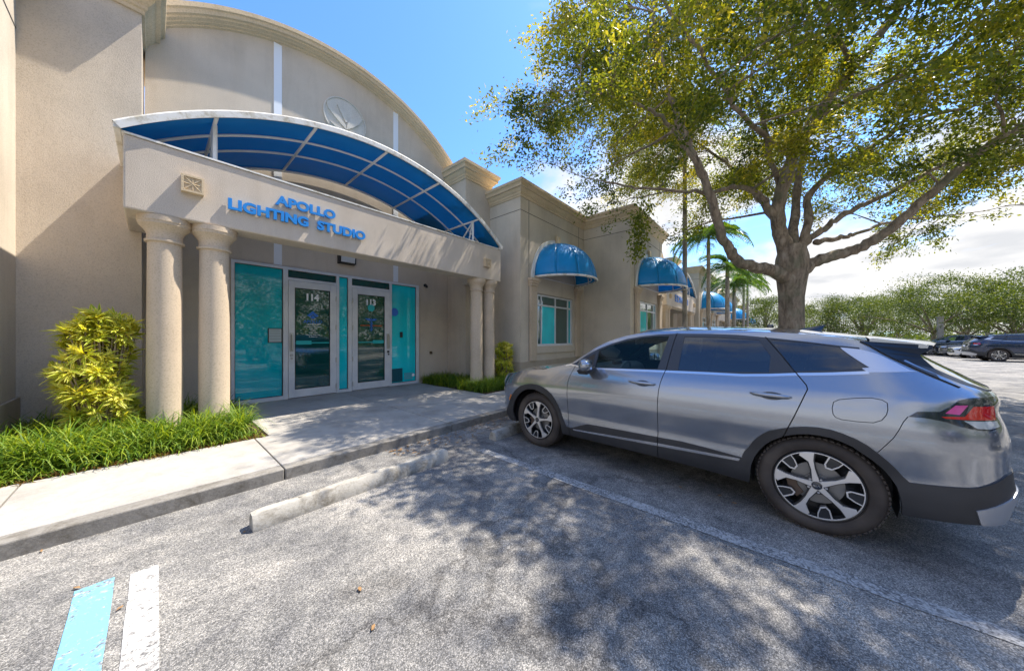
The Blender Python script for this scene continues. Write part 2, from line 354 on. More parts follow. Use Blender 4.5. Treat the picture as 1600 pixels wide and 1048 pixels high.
def leafcards(name, cen, L, Wd, mat, rnd, parent=None, upbias=0.5, dirs=None, fold=0.15, loc=None):
    """cen Nx3; each leaf a folded diamond of 4 vertices, 2 triangles"""
    N = len(cen); rg = np.random
    d = rg.normal(size=(N, 3)) if dirs is None else dirs + rg.normal(size=(N, 3)) * 0.45
    d /= np.linalg.norm(d, axis=1)[:, None]
    nn = rg.normal(size=(N, 3)); nn[:, 2] += upbias * 2
    s = np.cross(d, nn); s /= np.linalg.norm(s, axis=1)[:, None] + 1e-9
    u = np.cross(s, d)
    L = L * (0.65 + 0.7 * rg.random(N))[:, None]; Wd = Wd * (0.7 + 0.6 * rg.random(N))[:, None]
    v = np.empty((N, 4, 3)); v[:, 0] = cen; v[:, 1] = cen + d * L * .45 + s * Wd * .5 + u * Wd * fold; v[:, 2] = cen + d * L; v[:, 3] = cen + d * L * .45 - s * Wd * .5 + u * Wd * fold
    off = np.array(wloc(parent)) if parent is not None else (np.array(loc) if loc else np.zeros(3))
    v = (v - off).reshape(-1, 3)
    me = bpy.data.meshes.new(name); me.vertices.add(N * 4); me.vertices.foreach_set('co', v.ravel())
    idx = np.arange(N) * 4
    tri = np.stack([idx, idx + 1, idx + 2, idx, idx + 2, idx + 3], 1).ravel()
    me.loops.add(N * 6); me.loops.foreach_set('vertex_index', tri)
    me.polygons.add(N * 2); me.polygons.foreach_set('loop_start', np.arange(N * 2) * 3); me.polygons.foreach_set('loop_total', np.full(N * 2, 3))
    at = me.attributes.new('rnd', 'FLOAT', 'POINT'); at.data.foreach_set('value', np.repeat(rnd, 4).astype(np.float32))
    me.materials.append(mat); me.update(calc_edges=True)
    o = bpy.data.objects.new(name, me); COL.objects.link(o)
    if parent is not None: o.parent = parent
    elif loc: o.location = loc
    return o
def copy_tree(o, parent=None):
    c = o.copy(); COL.objects.link(c)
    if parent is not None: c.parent = parent
    for ch in list(o.children): copy_tree(ch, c)
    return c
# ================================================================== GROUND
KY = 3.95; SWZ = 0.12
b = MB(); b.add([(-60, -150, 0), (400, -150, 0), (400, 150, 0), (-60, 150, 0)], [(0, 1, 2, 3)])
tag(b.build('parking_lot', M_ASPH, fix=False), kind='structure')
# sidewalk: base body, kerb face and slabs
sw = empty('sidewalk', (0, 4, 0)); tag(sw, kind='structure')
b = MB(); b.box(-8, 60, KY + 0.16, 8.42, -0.1, SWZ - 0.05); b.build('sidewalk_bed', M_JOINT, sw)
js = [-7.6, -5.4, -3.2, -0.82, 0.905, 3.105, 5.3, 7.5, 9.7, 11.9]
random.seed(3)
for i in range(len(js) - 1):
    k = MB(); g = 0.004; k.box(js[i] + g, js[i + 1] - g, KY, KY + 0.15, -0.1, SWZ - 0.001)
    k.build('kerb_stone', M_KERB, sw, bevel=0.012)
    for y0, y1 in ((KY + 0.152, 5.44), (5.45, 6.50), (6.512, 8.40)):
        if y0 > 5 and not (0.8 < js[i] < 5): continue
        x0, x1 = js[i], js[i + 1]
        if y0 > 5 and abs(x0 - .905) < .01: x0 = 1.06
        s = MB(); s.box(x0 + 0.006, x1 - 0.006, y0, y1, -0.05, SWZ); s.build('paving_slab', M_CONC, sw, bevel=0.006)
b = MB(); b.box(11.91, 60, 3.2, 4.3, -0.1, SWZ); b.build('distant_sidewalk', M_CONC, sw)
b = MB(); b.box(5.31, 11.9, KY + 1.3, 5.45, -0.05, SWZ - .01); b.build('paving_edge', M_CONC, sw)
# wheel stops
def wheel_stop(x0, y0, label, ln=1.86, rot=0.0):
    b = MB(); w = 0.078
    prof = [(-w, 0.0), (-w, 0.045), (-w * .72, 0.105), (-w * .5, 0.125), (w * .5, 0.125), (w * .72, 0.105), (w, 0.045), (w, 0.0)]
    rows = []
    N = 40
    for i in range(N + 1):
        t = i / N; x = (t - .5) * ln; e = 0.90 if i in (0, N) else 1.0
        rows.append([(x, p * e + random.uniform(-.0015, .0015), max(0.0, q * (0.95 if i in (0, N) else 1) + (random.uniform(-.003, .002) if q > 0.01 else 0))) for p, q in prof])
    b.grid(rows); n = len(prof); b.f.append(tuple(range(n - 1, -1, -1))); b.mi.append(0); b.f.append(tuple(N * n + k for k in range(n))); b.mi.append(0)
    for sx in (-.6, .6): b.lathe([(0.014, 0.12), (0.014, 0.131)], (sx, 0, 0), 10)
    o = b.build('wheel_stop', M_STOP, loc=None, smooth=True, auto=35)
    o.location = (x0 + ln / 2, y0, 0); o.rotation_euler = (0, 0, rot)
    tag(o, label, 'wheel stop', 'concrete wheel stops'); return o
wheel_stop(0.50, 3.135, 'weathered concrete wheel stop in the empty bay, fully visible')
wheel_stop(3.24, 3.20, 'concrete wheel stop mostly hidden behind the front tyre of the grey car', rot=0.02)
def line(name, x0, x1, y0, y1, mat, z=0.004, sk=0.0):
    b = MB(); n = 24; rows = []
    for i in range(n + 1):
        y = y0 + (y1 - y0) * i / n; j = random.uniform(-.006, .006)
        rows.append([(x0 + j + sk * (y - y0), y, z), (x1 + j * .6 + sk * (y - y0), y, z)])
    b.grid(rows); o = b.build(name, mat, fix=False)
    for p in o.data.polygons: pass
    tag(o, kind='structure'); return o
line('white_bay_line', -0.10, 0.02, -3.0, 3.11, M_LINEW)
line('blue_bay_line', -0.30, -0.155, -3.0, 3.15, M_LINEB, sk=0.0)
line('faded_bay_line', 2.725, 2.85, -3.0, 3.03, M_LINEF, sk=0.012)
line('far_bay_line', 5.45, 5.55, -1.5, 3.0, M_LINEF)
# ================================================================== BUILDING
bld = empty('office_building', (3.2, 8.4, 0))
tag(bld, 'tan stucco office strip with arched entrances, stepped blocks and carved cornices', 'building')
CORN = [(0, 0), (.03, 0), (.035, .05), (.06, .07), (.06, .115), (.10, .15), (.13, .20), (.135, .225), (.19, .235), (.19, .31), (.205, .325), (.205, .345), (.245, .36), (.25, .44), (.0, .47)]
def sweep(mb, path, prof, z0, sc=1.0):
    """profile (out, up) swept along an XY path; outward is to the right of travel"""
    P = [Vector((p[0], p[1])) for p in path]; rows = []
    for i, p in enumerate(P):
        ds = []
        if i > 0: ds.append((P[i] - P[i - 1]).normalized())
        if i < len(P) - 1: ds.append((P[i + 1] - P[i]).normalized())
        ns = [Vector((d.y, -d.x)) for d in ds]
        if len(ns) == 2:
            m = (ns[0] + ns[1]).normalized(); m = m / max(.2, m.dot(ns[0]))
        else: m = ns[0]
        rows.append([(p.x + m.x * o * sc, p.y + m.y * o * sc, z0 + u * sc) for o, u in prof])
    mb.grid(rows)
def window(parent, cx, w, z0, z1, y):
    """white frame with fixed mullions and teal panes, facing -Y at plane y"""
    x0, x1 = cx - w / 2, cx + w / 2; t = 0.055
    m = MB(); zt = z1 - 0.36
    m.box(x0, x1, y - .03, y + .05, z1 - t, z1); m.box(x0 - .03, x1 + .03, y - .05, y + .05, z0 - .02, z0 + t)
    xs = [x0, x0 + w * .115, x0 + w * .5, x1 - w * .115, x1]
    for x in (x0, x1 - t): m.box(x, x + t, y - .03, y + .05, z0 + t, z1 - t)
    for x in xs[1:4]: m.box(x - t * .45, x + t * .45, y - .022, y + .05, z0 + t, z1 - t)
    m.box(x0 + t, x1 - t, y - .025, y + .05, zt - t * .5, zt + t * .5)
    fr = m.build('window', M_ALU, parent, bevel=0.004)
    for i in range(4):
        for (a, c) in ((z0 + t, zt), (zt, z1 - t)):
            mat = M_TEALB if (i == 1 and a < zt) else (M_TEAL if i == 3 else M_TEALDARK)
            p = MB(); p.box(xs[i] + .01, xs[i + 1] - .01, y + .012, y + .022, a, c); p.build('pane', mat, fr)
def dome_awning(cx, y, label, R=1.40, H=1.30, z=3.47, detail=True):
    a = empty('dome_awning', (cx, y, z)); tag(a, label, 'awning', 'blue dome awnings over the windows')
    ng, ns = (6, 8); m = MB()
    # gores: straight-ish panels between ribs with crisp seams
    rings = 14
    for g in range(ng):
        rows = []
        for j in range(rings + 1):
            ph = (math.pi / 2) * j / rings; rr = math.cos(ph) ** 0.9 if j < rings else 0.0; zz = math.sin(ph)
            row = []
            for k in range(ns + 1):
                t0 = math.pi * g / ng; t1 = math.pi * (g + 1) / ng; f = k / ns; th = t0 + (t1 - t0) * f
                chord = math.cos((t1 - t0) / 2) / math.cos(th - (t0 + t1) / 2); q = chord * .3 + .7
                row.append((cx + R * .96 * rr * q * math.cos(th), y - R * rr * q * math.sin(th), z + .05 + H * zz))
            rows.append(row)
        m.grid(rows)
    o = m.build('canopy_shell', M_BLUE, a, smooth=True, auto=25, fix=False)
    sd = o.modifiers.new('s', 'SOLIDIFY'); sd.thickness = 0.008
    q_ = MB()
    for g in range(1, ng):
        th = math.pi * g / ng; q_.tube([(cx + (R * .962) * math.cos(th) * math.cos(p) ** .9, y - (R * 1.003) * math.sin(th) * math.cos(p) ** .9, z + .052 + H * math.sin(p)) for p in [math.pi / 2 * i / 15 for i in range(15)]], .007, 5)
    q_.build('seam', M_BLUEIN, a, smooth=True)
    t = MB(); pts = [(cx + R * .965 * math.cos(math.pi * k / 32), y - R * 1.005 * math.sin(math.pi * k / 32), z + .03) for k in range(33)]
    t.tube(pts, 0.038, 8); t.build('rim', M_TRIM, a, smooth=True)
    f = MB()
    pts2 = [(cx + R * .86 * math.cos(math.pi * k / 20), y - R * .86 * math.sin(math.pi * k / 20), z + .06) for k in range(21)]
    f.tube(pts2, 0.014, 6)
    for g in range(1, ng):
        th = math.pi * g / ng
        f.tube([(cx + R * .93 * math.cos(th) * math.cos(p), y - R * .95 * math.sin(th) * math.cos(p), z + .04 + H * .96 * math.sin(p)) for p in [math.pi / 2 * i / 8 for i in range(9)]], 0.013, 6)
    f.tube([(cx - R * .93, y - .02, z + .05), (cx + R * .93, y - .02, z + .05)], 0.014, 6)
    f.build('awning_frame', M_WHITE, a, smooth=True)
def tuscan(mb, x, y, z0, z1, r=0.172, mi=None):
    h = z1
    mb.lathe([(r * 1.25, z0), (r * 1.25, z0 + .10), (r * 1.12, z0 + .13), (r * 1.06, z0 + .16), (r, z0 + .2), (r * 1.01, z0 + 1.0), (r * .95, h - .36), (r * .95, h - .335), (r * 1.10, h - .33), (r * 1.12, h - .305), (r * 1.0, h - .295), (r * .99, h - .22), (r * 1.12, h - .175), (r * 1.34, h - .125), (r * 1.44, h - .105), (r * 1.46, h - .075), (r * 1.50, h - .07), (r * 1.50, h)], (x, y, 0), 40)
def flank(x0, x1, yf, yb, label, side='both', ztop=5.92):
    """protruding block with one awninged window; front at yf"""
    cx = (x0 + x1) / 2; wl_, wr_ = cx - 1.17, cx + 1.17; wz0, wz1 = 1.20, 2.98
    m = MB()
    m.box(x0, wl_, yf, yf + .3, 0, ztop); m.box(wr_, x1, yf, yf + .3, 0, ztop)
    m.box(wl_, wr_, yf, yf + .3, 0, wz0); m.box(wl_, wr_, yf, yf + .3, wz1, ztop)
    m.box(x0, x0 + .3, yf + .3, yb, 0, ztop); m.box(x1 - .3, x1, yf + .3, yb, 0, ztop); m.box(x0 + .31, x1 - .31, yf + .31, yb - .01, ztop - .3, ztop - .02)
    m.box(wl_, wr_, yf + .3, yf + .34, wz0 - .1, wz1 + .1)
    m.build('wall', M_SMOOTH, bld)
    p = MB(); e = .035
    p.box(x0 - e, x1 + e, yf - e, yf - .002, 0, .73); p.box(x0 - e, x0 - .002, yf - .002, yb, 0, .73); p.box(x1 + .002, x1 + e, yf - .002, yb, 0, .73)
    p.build('plinth', M_PLINTH, bld, bevel=.012)
    c = MB(); sweep(c, [(x0, yb), (x0, yf), (x1, yf), (x1, yb)], CORN, ztop, 1.0); c.box(x0 + .0, x1, yf, yb, ztop + .02, ztop + .46)
    c.build('cornice', M_CORNICE, bld)
    g = MB(); q = .005
    for zz in (5.50,):
        g.box(x0 - q, x1 + q, yf - q, yf - q + .004, zz, zz + .016); g.box(x0 - q, x0 - q + .004, yf, yb, zz, zz + .016); g.box(x1 + q - .004, x1 + q, yf, yb, zz, zz + .016)
    g.box(x0 + .42, x0 + .436, yf - q, yf - q + .004, .74, ztop - .01); g.box(x1 - .436, x1 - .42, yf - q, yf - q + .004, .74, ztop - .01)
    g.build('score_line', M_GROOVE, bld)
    # smooth surround, pale half disc, keystone
    d = MB(); n = 36; r = 1.53
    arc = [(cx + r * math.cos(math.pi * k / n), 3.44 + r * math.sin(math.pi * k / n)) for k in range(n + 1)] + [(cx + (r - .16) * math.cos(math.pi * k / n), 3.44 + (r - .16) * math.sin(math.pi * k / n)) for k in range(n, -1, -1)]
    d.prism(arc, 1, yf - .03, yf - .001); d.build('arch_panel', M_WHITE, bld)
    ks = MB(); ks.prism([(cx - .09, 4.80), (cx + .09, 4.80), (cx + .13, 5.12), (cx - .13, 5.12)], 1, yf - .11, yf - .031); ks.build('keystone', M_CORNICE, bld, bevel=.01)
    sl_ = MB(); sl_.box(cx - 1.28, cx + 1.28, yf - .05, yf - .003, .96, 1.15); sl_.build('window_sill', M_SMOOTH, bld, bevel=.01)
    for s in (-1, 1):
        t = MB(); X = cx + s * 1.47
        t.box(X - .155, X + .155, yf - .10, yf - .004, .735, 3.17); t.box(X - .185, X + .185, yf - .13, yf - .004, 3.17, 3.25)
        t.box(X - .21, X + .21, yf - .16, yf - .004, 3.25, 3.33); t.box(X - .24, X + .24, yf - .19, yf - .004, 3.33, 3.42)
        t.box(X - .165, X + .165, yf - .115, yf - .101, 3.02, 3.06)
        t.build('pilaster', M_COLUMN, bld, bevel=.012)
    window(bld, cx, 2.28, wz0 + .02, wz1 - .02, yf + .06)
    dome_awning(cx, yf - .035, label)
def entrance(ox, oy, near):
    X = lambda v: v + ox; Y = lambda v: v + oy
    # masses either side (piers)
    for (a, c) in ((-1.17, -.12), (6.43, 7.52)):
        m = MB(); m.box(X(a), X(c), Y(7.5), Y(9.6), 0, 6.50); m.build('wall', M_STUCCO if near else M_SMOOTH, bld)
        co = MB(); sweep(co, [(X(a), Y(9.6)), (X(a), Y(7.5)), (X(c), Y(7.5)), (X(c), Y(9.6))], CORN, 6.50, 1.05); co.box(X(a), X(c), Y(7.5), Y(9.6), 6.52, 6.98)
        co.build('cornice', M_CORNICE, bld)
    # arched wall
    n = 48; R = 4.62; zc = 3.58; cx = 3.17
    a0 = math.acos((6.43 - cx) / R); arc = []
    for k in range(n + 1):
        a = a0 + (math.pi - 2 * a0) * k / n; arc.append((X(cx + R * math.cos(a)), zc + R * math.sin(a)))
    m = MB(); m.prism([(X(-.12), 3.08), (X(6.43), 3.08)] + arc, 1, Y(8.4), Y(8.7))
    m.box(X(-.12), X(1.02), Y(8.4), Y(8.7), 0, 3.08); m.box(X(5.31), X(6.43), Y(8.4), Y(8.7), 0, 3.08); m.box(X(1.02), X(5.31), Y(8.45), Y(8.7), 0, .115)
    m.box(X(.9), X(5.4), Y(8.72), Y(8.8), 0, 3.2)
    m.build('entrance_wall', M_STUCCO if near else M_SMOOTH, bld)
    prof = [(0, .0), (.015, .04), (.03, .045), (.045, .10), (.055, .105), (.075, .165), (.10, .175), (.11, .22), (.17, .235), (.185, .265), (.26, .27), (.27, 0.0), (.27, -.5), (0, -.5)]
    rows = []
    for k in range(n + 1):
        a = a0 - .0 + (math.pi - 2 * a0) * k / n
        rows.append([(X(cx + (R + u) * math.cos(a)), Y(8.4) - o, zc + (R + u) * math.sin(a)) for u, o in prof])
    c = MB(); c.grid(rows); c.build('arch_cornice', M_CORNICE, bld, smooth=True, auto=25)
    for xx in (1.725, 4.50):
        s = MB(); zt = zc + math.sqrt(R * R - (xx + .07 - cx) ** 2) - .02; s.box(X(xx), X(xx + .145), Y(8.388), Y(8.4), 3.10, zt); s.build('wall_strip', M_WHITESTRIP, bld)
        s = MB(); s.box(X(xx + .03), X(xx + .115), Y(8.36), Y(8.387), 4.05, 4.9); s.build('rib_bracket', M_CORNICE, bld)
    # beam on column pairs
    m = MB(); m.box(X(-.25), X(6.655), Y(6.2), Y(6.62), 3.12, 4.05); m.box(X(-.25), X(.12), Y(6.62), Y(7.5), 3.12, 4.05); m.box(X(6.28), X(6.655), Y(6.62), Y(7.5), 3.12, 4.05)
    m.build('entrance_beam', M_STUCCO_PALE, bld, bevel=.02)
    m = MB(); m.box(X(-.262), X(6.667), Y(6.185), Y(6.63), 4.052, 4.075); m.build('beam_capping', M_TRIM, bld)
    for xx in (.105, .60, 5.905, 6.385):
        m = MB(); tuscan(m, X(xx), Y(6.43), .05, 3.118); m.build('column', M_COLUMN, bld, smooth=True, auto=28)
    for xx, zz in ((.355, 3.605), (6.07, 3.565)):
        q = MB(); q.box(X(xx - .11), X(xx + .11), Y(6.13), Y(6.199), zz - .115, zz + .115)
        q.cur = 1
        for (a, b_, c_, d) in ((-.11, .11, .09, .115), (-.11, .11, -.115, -.09), (-.11, -.085, -.09, .09), (.085, .11, -.09, .09)): q.box(X(xx + a), X(xx + b_), Y(6.115), Y(6.129), zz + c_, zz + d)
        for s in (-1, 1): q.tube([(X(xx - .08), Y(6.124), zz - .085 * s), (X(xx + .08), Y(6.124), zz + .085 * s)], .008, 5)
        q.tube([(X(xx), Y(6.124), zz - .085), (X(xx), Y(6.124), zz + .085)], .006, 5); q.tube([(X(xx - .085), Y(6.124), zz), (X(xx + .085), Y(6.124), zz)], .006, 5)
        q.build('square_plaque', [M_CORNICE, M_CORNICE], bld)
    # shallow porch pilasters at the back corners
    # round relief on the arch wall
    e = MB(); ex, ez, er = X(3.20), 7.03, .52
    e.lathe([(er, Y(8.37)), (er, Y(8.399))], (ex, 0, ez), 40, ax=1)
    if near:
        ring = [(ex + er * .96 * math.cos(t), Y(8.365), ez + er * .96 * math.sin(t)) for t in [2 * math.pi * k / 40 for k in range(41)]]
        e.tube(ring, .018, 6, cap=False)
        def blade(p):
            e.prism([(ex + a * er, ez + c_ * er) for a, c_ in p], 1, Y(8.335), Y(8.372))
        blade([(-.88, .45), (-.62, .22), (-.30, -.02), (-.02, -.30), (.02, -.52), (-.22, -.34), (-.55, -.08), (-.80, .15)])
        blade([(.02, -.50), (.06, -.20), (.22, .12), (.50, .34), (.80, .40), (.62, .05), (.36, -.22), (.12, -.42)])
        blade([(-.02, -.16), (.06, -.12), (.03, .20), (-.14, .42), (-.40, .50), (-.24, .22), (-.12, .02)])
        blade([(-.70, -.45), (-.30, -.48), (.05, -.56), (.45, -.48), (.72, -.55), (.35, -.68), (0, -.74), (-.40, -.66)])
    e.build('round_emblem', M_PALE, bld, smooth=True, auto=30)
    # storefront
    yf, yb_ = Y(8.35), Y(8.44)
    m = MB()
    def bar(a, c, z0, z1, p=0.0): m.box(X(a), X(c), yf - p, yb_, z0, z1)
    bar(1.02, 1.075, .12, 3.02); bar(1.02, 5.31, 3.02, 3.08); bar(5.215, 5.31, .12, 3.02)
    bar(1.075, 1.885, .12, .20); bar(1.885, 1.975, .12, 3.02, .006); bar(1.975, 2.975, 2.785, 2.85); bar(2.975, 3.04, .12, 3.02, .006)
    bar(3.04, 3.255, .12, .19); bar(3.255, 3.345, .12, 3.02, .006); bar(3.345, 4.37, 2.785, 2.845); bar(4.37, 4.43, .12, 3.02, .006); bar(4.43, 5.215, .12, .19)
    fr = m.build('storefront_frame', M_ALU, bld, bevel=.004)
    for (a, c, z0, z1, mt) in ((1.075, 1.885, .2, 3.02, M_TEAL), (1.975, 2.975, 2.85, 3.02, M_TEALDARK), (3.04, 3.255, .19, 3.02, M_TEALB), (3.345, 4.37, 2.845, 3.02, M_TEALDARK), (4.43, 5.215, .19, 3.02, M_TEALB)):
        p = MB(); p.box(X(a), X(c), Y(8.40), Y(8.41), z0, z1); p.build('pane', mt, fr)
        g = MB(); t = .012
        g.box(X(a), X(a + t), Y(8.385), Y(8.399), z0, z1); g.box(X(c - t), X(c), Y(8.385), Y(8.399), z0, z1); g.box(X(a + t), X(c - t), Y(8.385), Y(8.399), z0, z0 + t); g.box(X(a + t), X(c - t), Y(8.385), Y(8.399), z1 - t, z1)
        g.build('gasket', M_GASKET, fr)
    for k, (a, c, g0, g1, hs) in enumerate(((1.98, 2.97, 2.10, 2.83, -1), (3.35, 4.365, 3.487, 4.215, 1))):
        d = MB(); y0, y1 = Y(8.335), Y(8.39)
        d.box(X(a), X(g0), y0, y1, .135, 2.78); d.box(X(g1), X(c), y0, y1, .135, 2.78); d.box(X(g0), X(g1), y0, y1, .135, .315); d.box(X(g0), X(g1), y0, y1, 2.63, 2.78)
        dr = d.build('door', M_ALU, bld, bevel=.004)
        p = MB(); p.box(X(g0), X(g1), Y(8.36), Y(8.368), .315, 2.63); p.build('glass_pane', M_TEALDARK, dr)
        p = MB(); t = .014
        p.box(X(g0), X(g0 + t), Y(8.34), Y(8.359), .315, 2.63); p.box(X(g1 - t), X(g1), Y(8.34), Y(8.359), .315, 2.63); p.box(X(g0 + t), X(g1 - t), Y(8.34), Y(8.359), .315, .33); p.box(X(g0 + t), X(g1 - t), Y(8.34), Y(8.359), 2.615, 2.63)
        p.build('gasket', M_GASKET, dr)
        if not near: continue
        hx = (a + .055) if hs < 0 else (c - .055)
        p = MB(); p.box(X(hx - .035), X(hx + .035), Y(8.318), Y(8.334), 1.18, 1.60)
        p.tube([(X(hx), Y(8.318), 1.22), (X(hx), Y(8.26), 1.22), (X(hx), Y(8.26), 1.56), (X(hx), Y(8.318), 1.56)], .014, 8); p.build('handle', M_STEEL, dr, bevel=.003)
        p = MB(); p.lathe([(.032, Y(8.31)), (.032, Y(8.334))], (X(hx), 0, 1.10), 16, ax=1); p.lathe([(.022, Y(8.29)), (.022, Y(8.31))], (X(hx), 0, 1.03), 12, ax=1); p.build('lock', M_STEEL if hs < 0 else M_BLACK, dr)
        for zz in (.30, .95, 1.75, 2.45):
            p = MB(); hh = c - .005 if hs < 0 else a + .005; p.tube([(X(hh), Y(8.325), zz - .06), (X(hh), Y(8.325), zz + .06)], .013, 8); p.build('hinge', M_STEEL, dr)
        p = MB(); p.box(X(g0 + .015), X(g1 - .015), Y(8.345), Y(8.358), 1.36, 1.385, 0); w0 = g0 + .03 if hs < 0 else g1 - .33
        p.box(X(w0), X(w0 + .30), Y(8.340), Y(8.357), 1.335, 1.425, 0); p.build('push_bar', M_STICK_T, dr)
    return fr
entrance(0, 0, True)
fr0 = None
PITCH = 16.93
flank(-5.29, -1.17, 6.16, 9.6, 'blue dome awning on the wall outside the left edge of the picture')
flank(7.52, 11.64, 6.16, 9.6, 'nearest blue dome awning, above the teal window behind the grey car bonnet')
AL = ['second nearest blue dome awning, against the next wall block behind the car roof',
      'third blue dome awning along the facade, cut by the second palm trunk', 'fourth blue dome awning, half hidden behind the third one',
      'fifth blue dome awning, small in the distance', 'sixth blue dome awning, overlapped by the fifth', 'seventh blue dome awning, tiny near the far end of the strip', 'farthest blue dome awning at the end of the strip']
k = 0
for j in (1, 2, 3):
    ox, oy = PITCH * j, -1.92
    flank(ox - 5.29, ox - 1.17, 6.16 + oy, 9.6, AL[min(k, 6)]); k += 1
    entrance(ox, oy, False)
    flank(ox + 7.52, ox + 11.64, 6.16 + oy, 9.6, AL[min(k, 6)]); k += 1
m = MB(); m.box(-14, 64, 9.62, 22, 0, 5.9); m.build('rear_wall', M_SMOOTH, bld)
# text & stickers on the two doors
doors = [o for o in bld.children if o.name.startswith('door')][:2]
d1, d2 = doors
yt = 8.354
text_on_wall('114', 2.335, 2.595, 2.36, 2.525, yt, .003, M_STICK_W, d1, 'suite_number', .05)
text_on_wall('113', 3.72, 3.97, 2.36, 2.525, yt, .003, M_STICK_W, d2, 'suite_number', .05)
text_on_wall('APOLLO', 2.27, 2.66, 1.835, 1.905, yt, .003, M_STICK_B, d1, 'vinyl_lettering', .02)
text_on_wall('LIGHTING', 2.34, 2.60, 1.795, 1.822, yt, .003, M_STICK_W, d1, 'vinyl_lettering', .02)
for s, a, c, z in (('Monday - Thursday', 2.30, 2.65, 1.735), ('9AM - 5PM', 2.385, 2.56, 1.69), ('Friday', 2.42, 2.53, 1.645), ('9AM - 4PM', 2.385, 2.56, 1.595), ('Closed Saturday', 2.32, 2.62, 1.545), ('& Sunday', 2.385, 2.56, 1.50)):
    text_on_wall(s, a, c, z, z + .028, yt, .003, M_STICK_W, d1, 'vinyl_lettering', .015)
q = MB()
q.cur = 0
cx_, cz_ = 2.465, 2.01
q.prism([(cx_ - .12, cz_), (cx_, cz_ + .11), (cx_ + .12, cz_), (cx_ + .07, cz_ - .03), (cx_, cz_ + .03), (cx_ - .07, cz_ - .03)], 1, 8.352, 8.356)
q.prism([(cx_ - .06, cz_ - .05), (cx_, cz_ + .01), (cx_ + .06, cz_ - .05), (cx_, cz_ - .075)], 1, 8.352, 8.356); q.build('logo_sticker', M_STICK_B, d1)
q = MB(); q.lathe([(.10, 8.352), (.10, 8.356)], (3.845, 0, 2.29), 8, ax=1, ph=.39); q.build('oval_sticker', M_STICK_T, d2)
q = MB(); q.box(3.84, 3.858, 8.352, 8.356, 1.66, 2.02)
for s in (-1, 1):
    q.prism([(3.85, 1.98), (3.85 + s * .06, 2.01), (3.85 + s * .17, 2.0), (3.85 + s * .09, 1.95), (3.85, 1.94)], 1, 8.352, 8.356)
    q.tube([(3.85 + s * .035 * math.sin(t * 9), 8.353, 1.92 - t * .24) for t in [i / 16 for i in range(17)]], .006, 4)
q.build('emblem_sticker', M_STICK_B, d2)
text_on_wall('ACUPUNCTURE', 3.56, 3.81, 1.80, 1.835, yt, .003, M_STICK_O, d2, 'vinyl_lettering', .02)
text_on_wall('& WELLNESS', 3.88, 4.15, 1.80, 1.835, yt, .003, M_STICK_O, d2, 'vinyl_lettering', .02)
text_on_wall('ADT', 4.47, 4.60, 2.19, 2.26, 8.396, .003, M_STICK_W, bld, 'sticker_lettering', .02)
q = MB(); q.lathe([(.12, 8.392), (.12, 8.3985)], (4.535, 0, 2.225), 8, ax=1, ph=.39); q.build('round_sticker', M_STICK_B, bld)
q = MB(); q.box(4.445, 4.78, 8.385, 8.3985, .22, .60)
for i in range(4): q.box(4.47 + i * .075, 4.50 + i * .075, 8.380, 8.3845, .24, .58)
q.build('vent_grille', simple('dark_teal_metal', (0.01, 0.10, 0.13), 0.4), bld)
q = MB(); q.box(4.84, 5.12, 8.390, 8.3985, .25, .45); q.build('notice_sticker', simple('pale_teal_print', (0.10, 0.45, 0.50), 0.4), bld)
q = MB(); q.lathe([(.045, 8.386), (.045, 8.3895)], (5.13, 0, .37), 16, ax=1); q.build('seal_sticker', M_STICK_W, bld)
q = MB(); q.box(4.70, 4.78, 8.37, 8.399, 1.50, 1.66); q.build('keypad', M_BLACK, bld, bevel=.006)
mb_ = empty('notice_holder', (1.745, 8.39, 1.54)); tag(mb_, 'small black framed paper notice fixed inside the left teal pane', 'notice')
q = MB(); q.box(1.62, 1.872, 8.375, 8.3985, 1.385, 1.70); q.build('holder_frame', M_BLACK, mb_, bevel=.004)
q = MB(); q.box(1.635, 1.857, 8.370, 8.3745, 1.40, 1.685)
q.build('paper', simple('notice_paper', (0.42, 0.50, 0.50), 0.5), mb_)
q = MB(); [q.box(1.65, 1.84, 8.367, 8.3695, z, z + .012) for z in (1.46, 1.52, 1.58, 1.64)]; q.build('printed_line', simple('notice_print', (0.30, 0.34, 0.34), 0.5), mb_)
# wall lamp over the doors
wlp = empty('wall_lamp', (3.21, 8.4, 3.48)); tag(wlp, 'black wall pack lamp with frosted lens above the two white doors', 'lamp')
q = MB(); q.prism([(8.40, 3.35), (8.27, 3.37), (8.25, 3.55), (8.33, 3.60), (8.40, 3.60)], 0, 3.01, 3.42); q.build('lamp_housing', M_BLACK, wlp, bevel=.012)
q = MB(); q.prism([(8.262, 3.385), (8.242, 3.39), (8.225, 3.53), (8.245, 3.545)], 0, 3.05, 3.38); q.build('lamp_lens', M_LENS, wlp, bevel=.006)
# small fittings
q = MB(); q.box(5.72, 5.79, 8.36, 8.40, .98, 1.06); q.tube([(5.755, 8.36, 1.02), (5.755, 8.32, 1.02), (5.755, 8.31, .99)], .014, 6); q.build('hose_tap', simple('old_brass', (0.18, 0.13, 0.08), 0.5, .7), bld)
cam_ = empty('security_camera', (5.55, 8.38, 3.05)); tag(cam_, 'tiny dark dome camera under the beam at the right of the entrance', 'camera')
q = MB(); q.lathe([(.05, 8.40), (.05, 8.37), (.03, 8.365)], (5.55, 0, 3.12), 16, ax=1); q.tube([(5.55, 8.37, 3.12), (5.55, 8.33, 3.10)], .012, 6); q.build('camera_mount', M_BLACK, cam_)
q = MB(); q.lathe([(.005, 3.03), (.03, 3.04), (.04, 3.07), (.035, 3.10), (.01, 3.115)], (5.55, 8.31, 0), 16); q.build('camera_dome', M_BLACK, cam_, smooth=True)
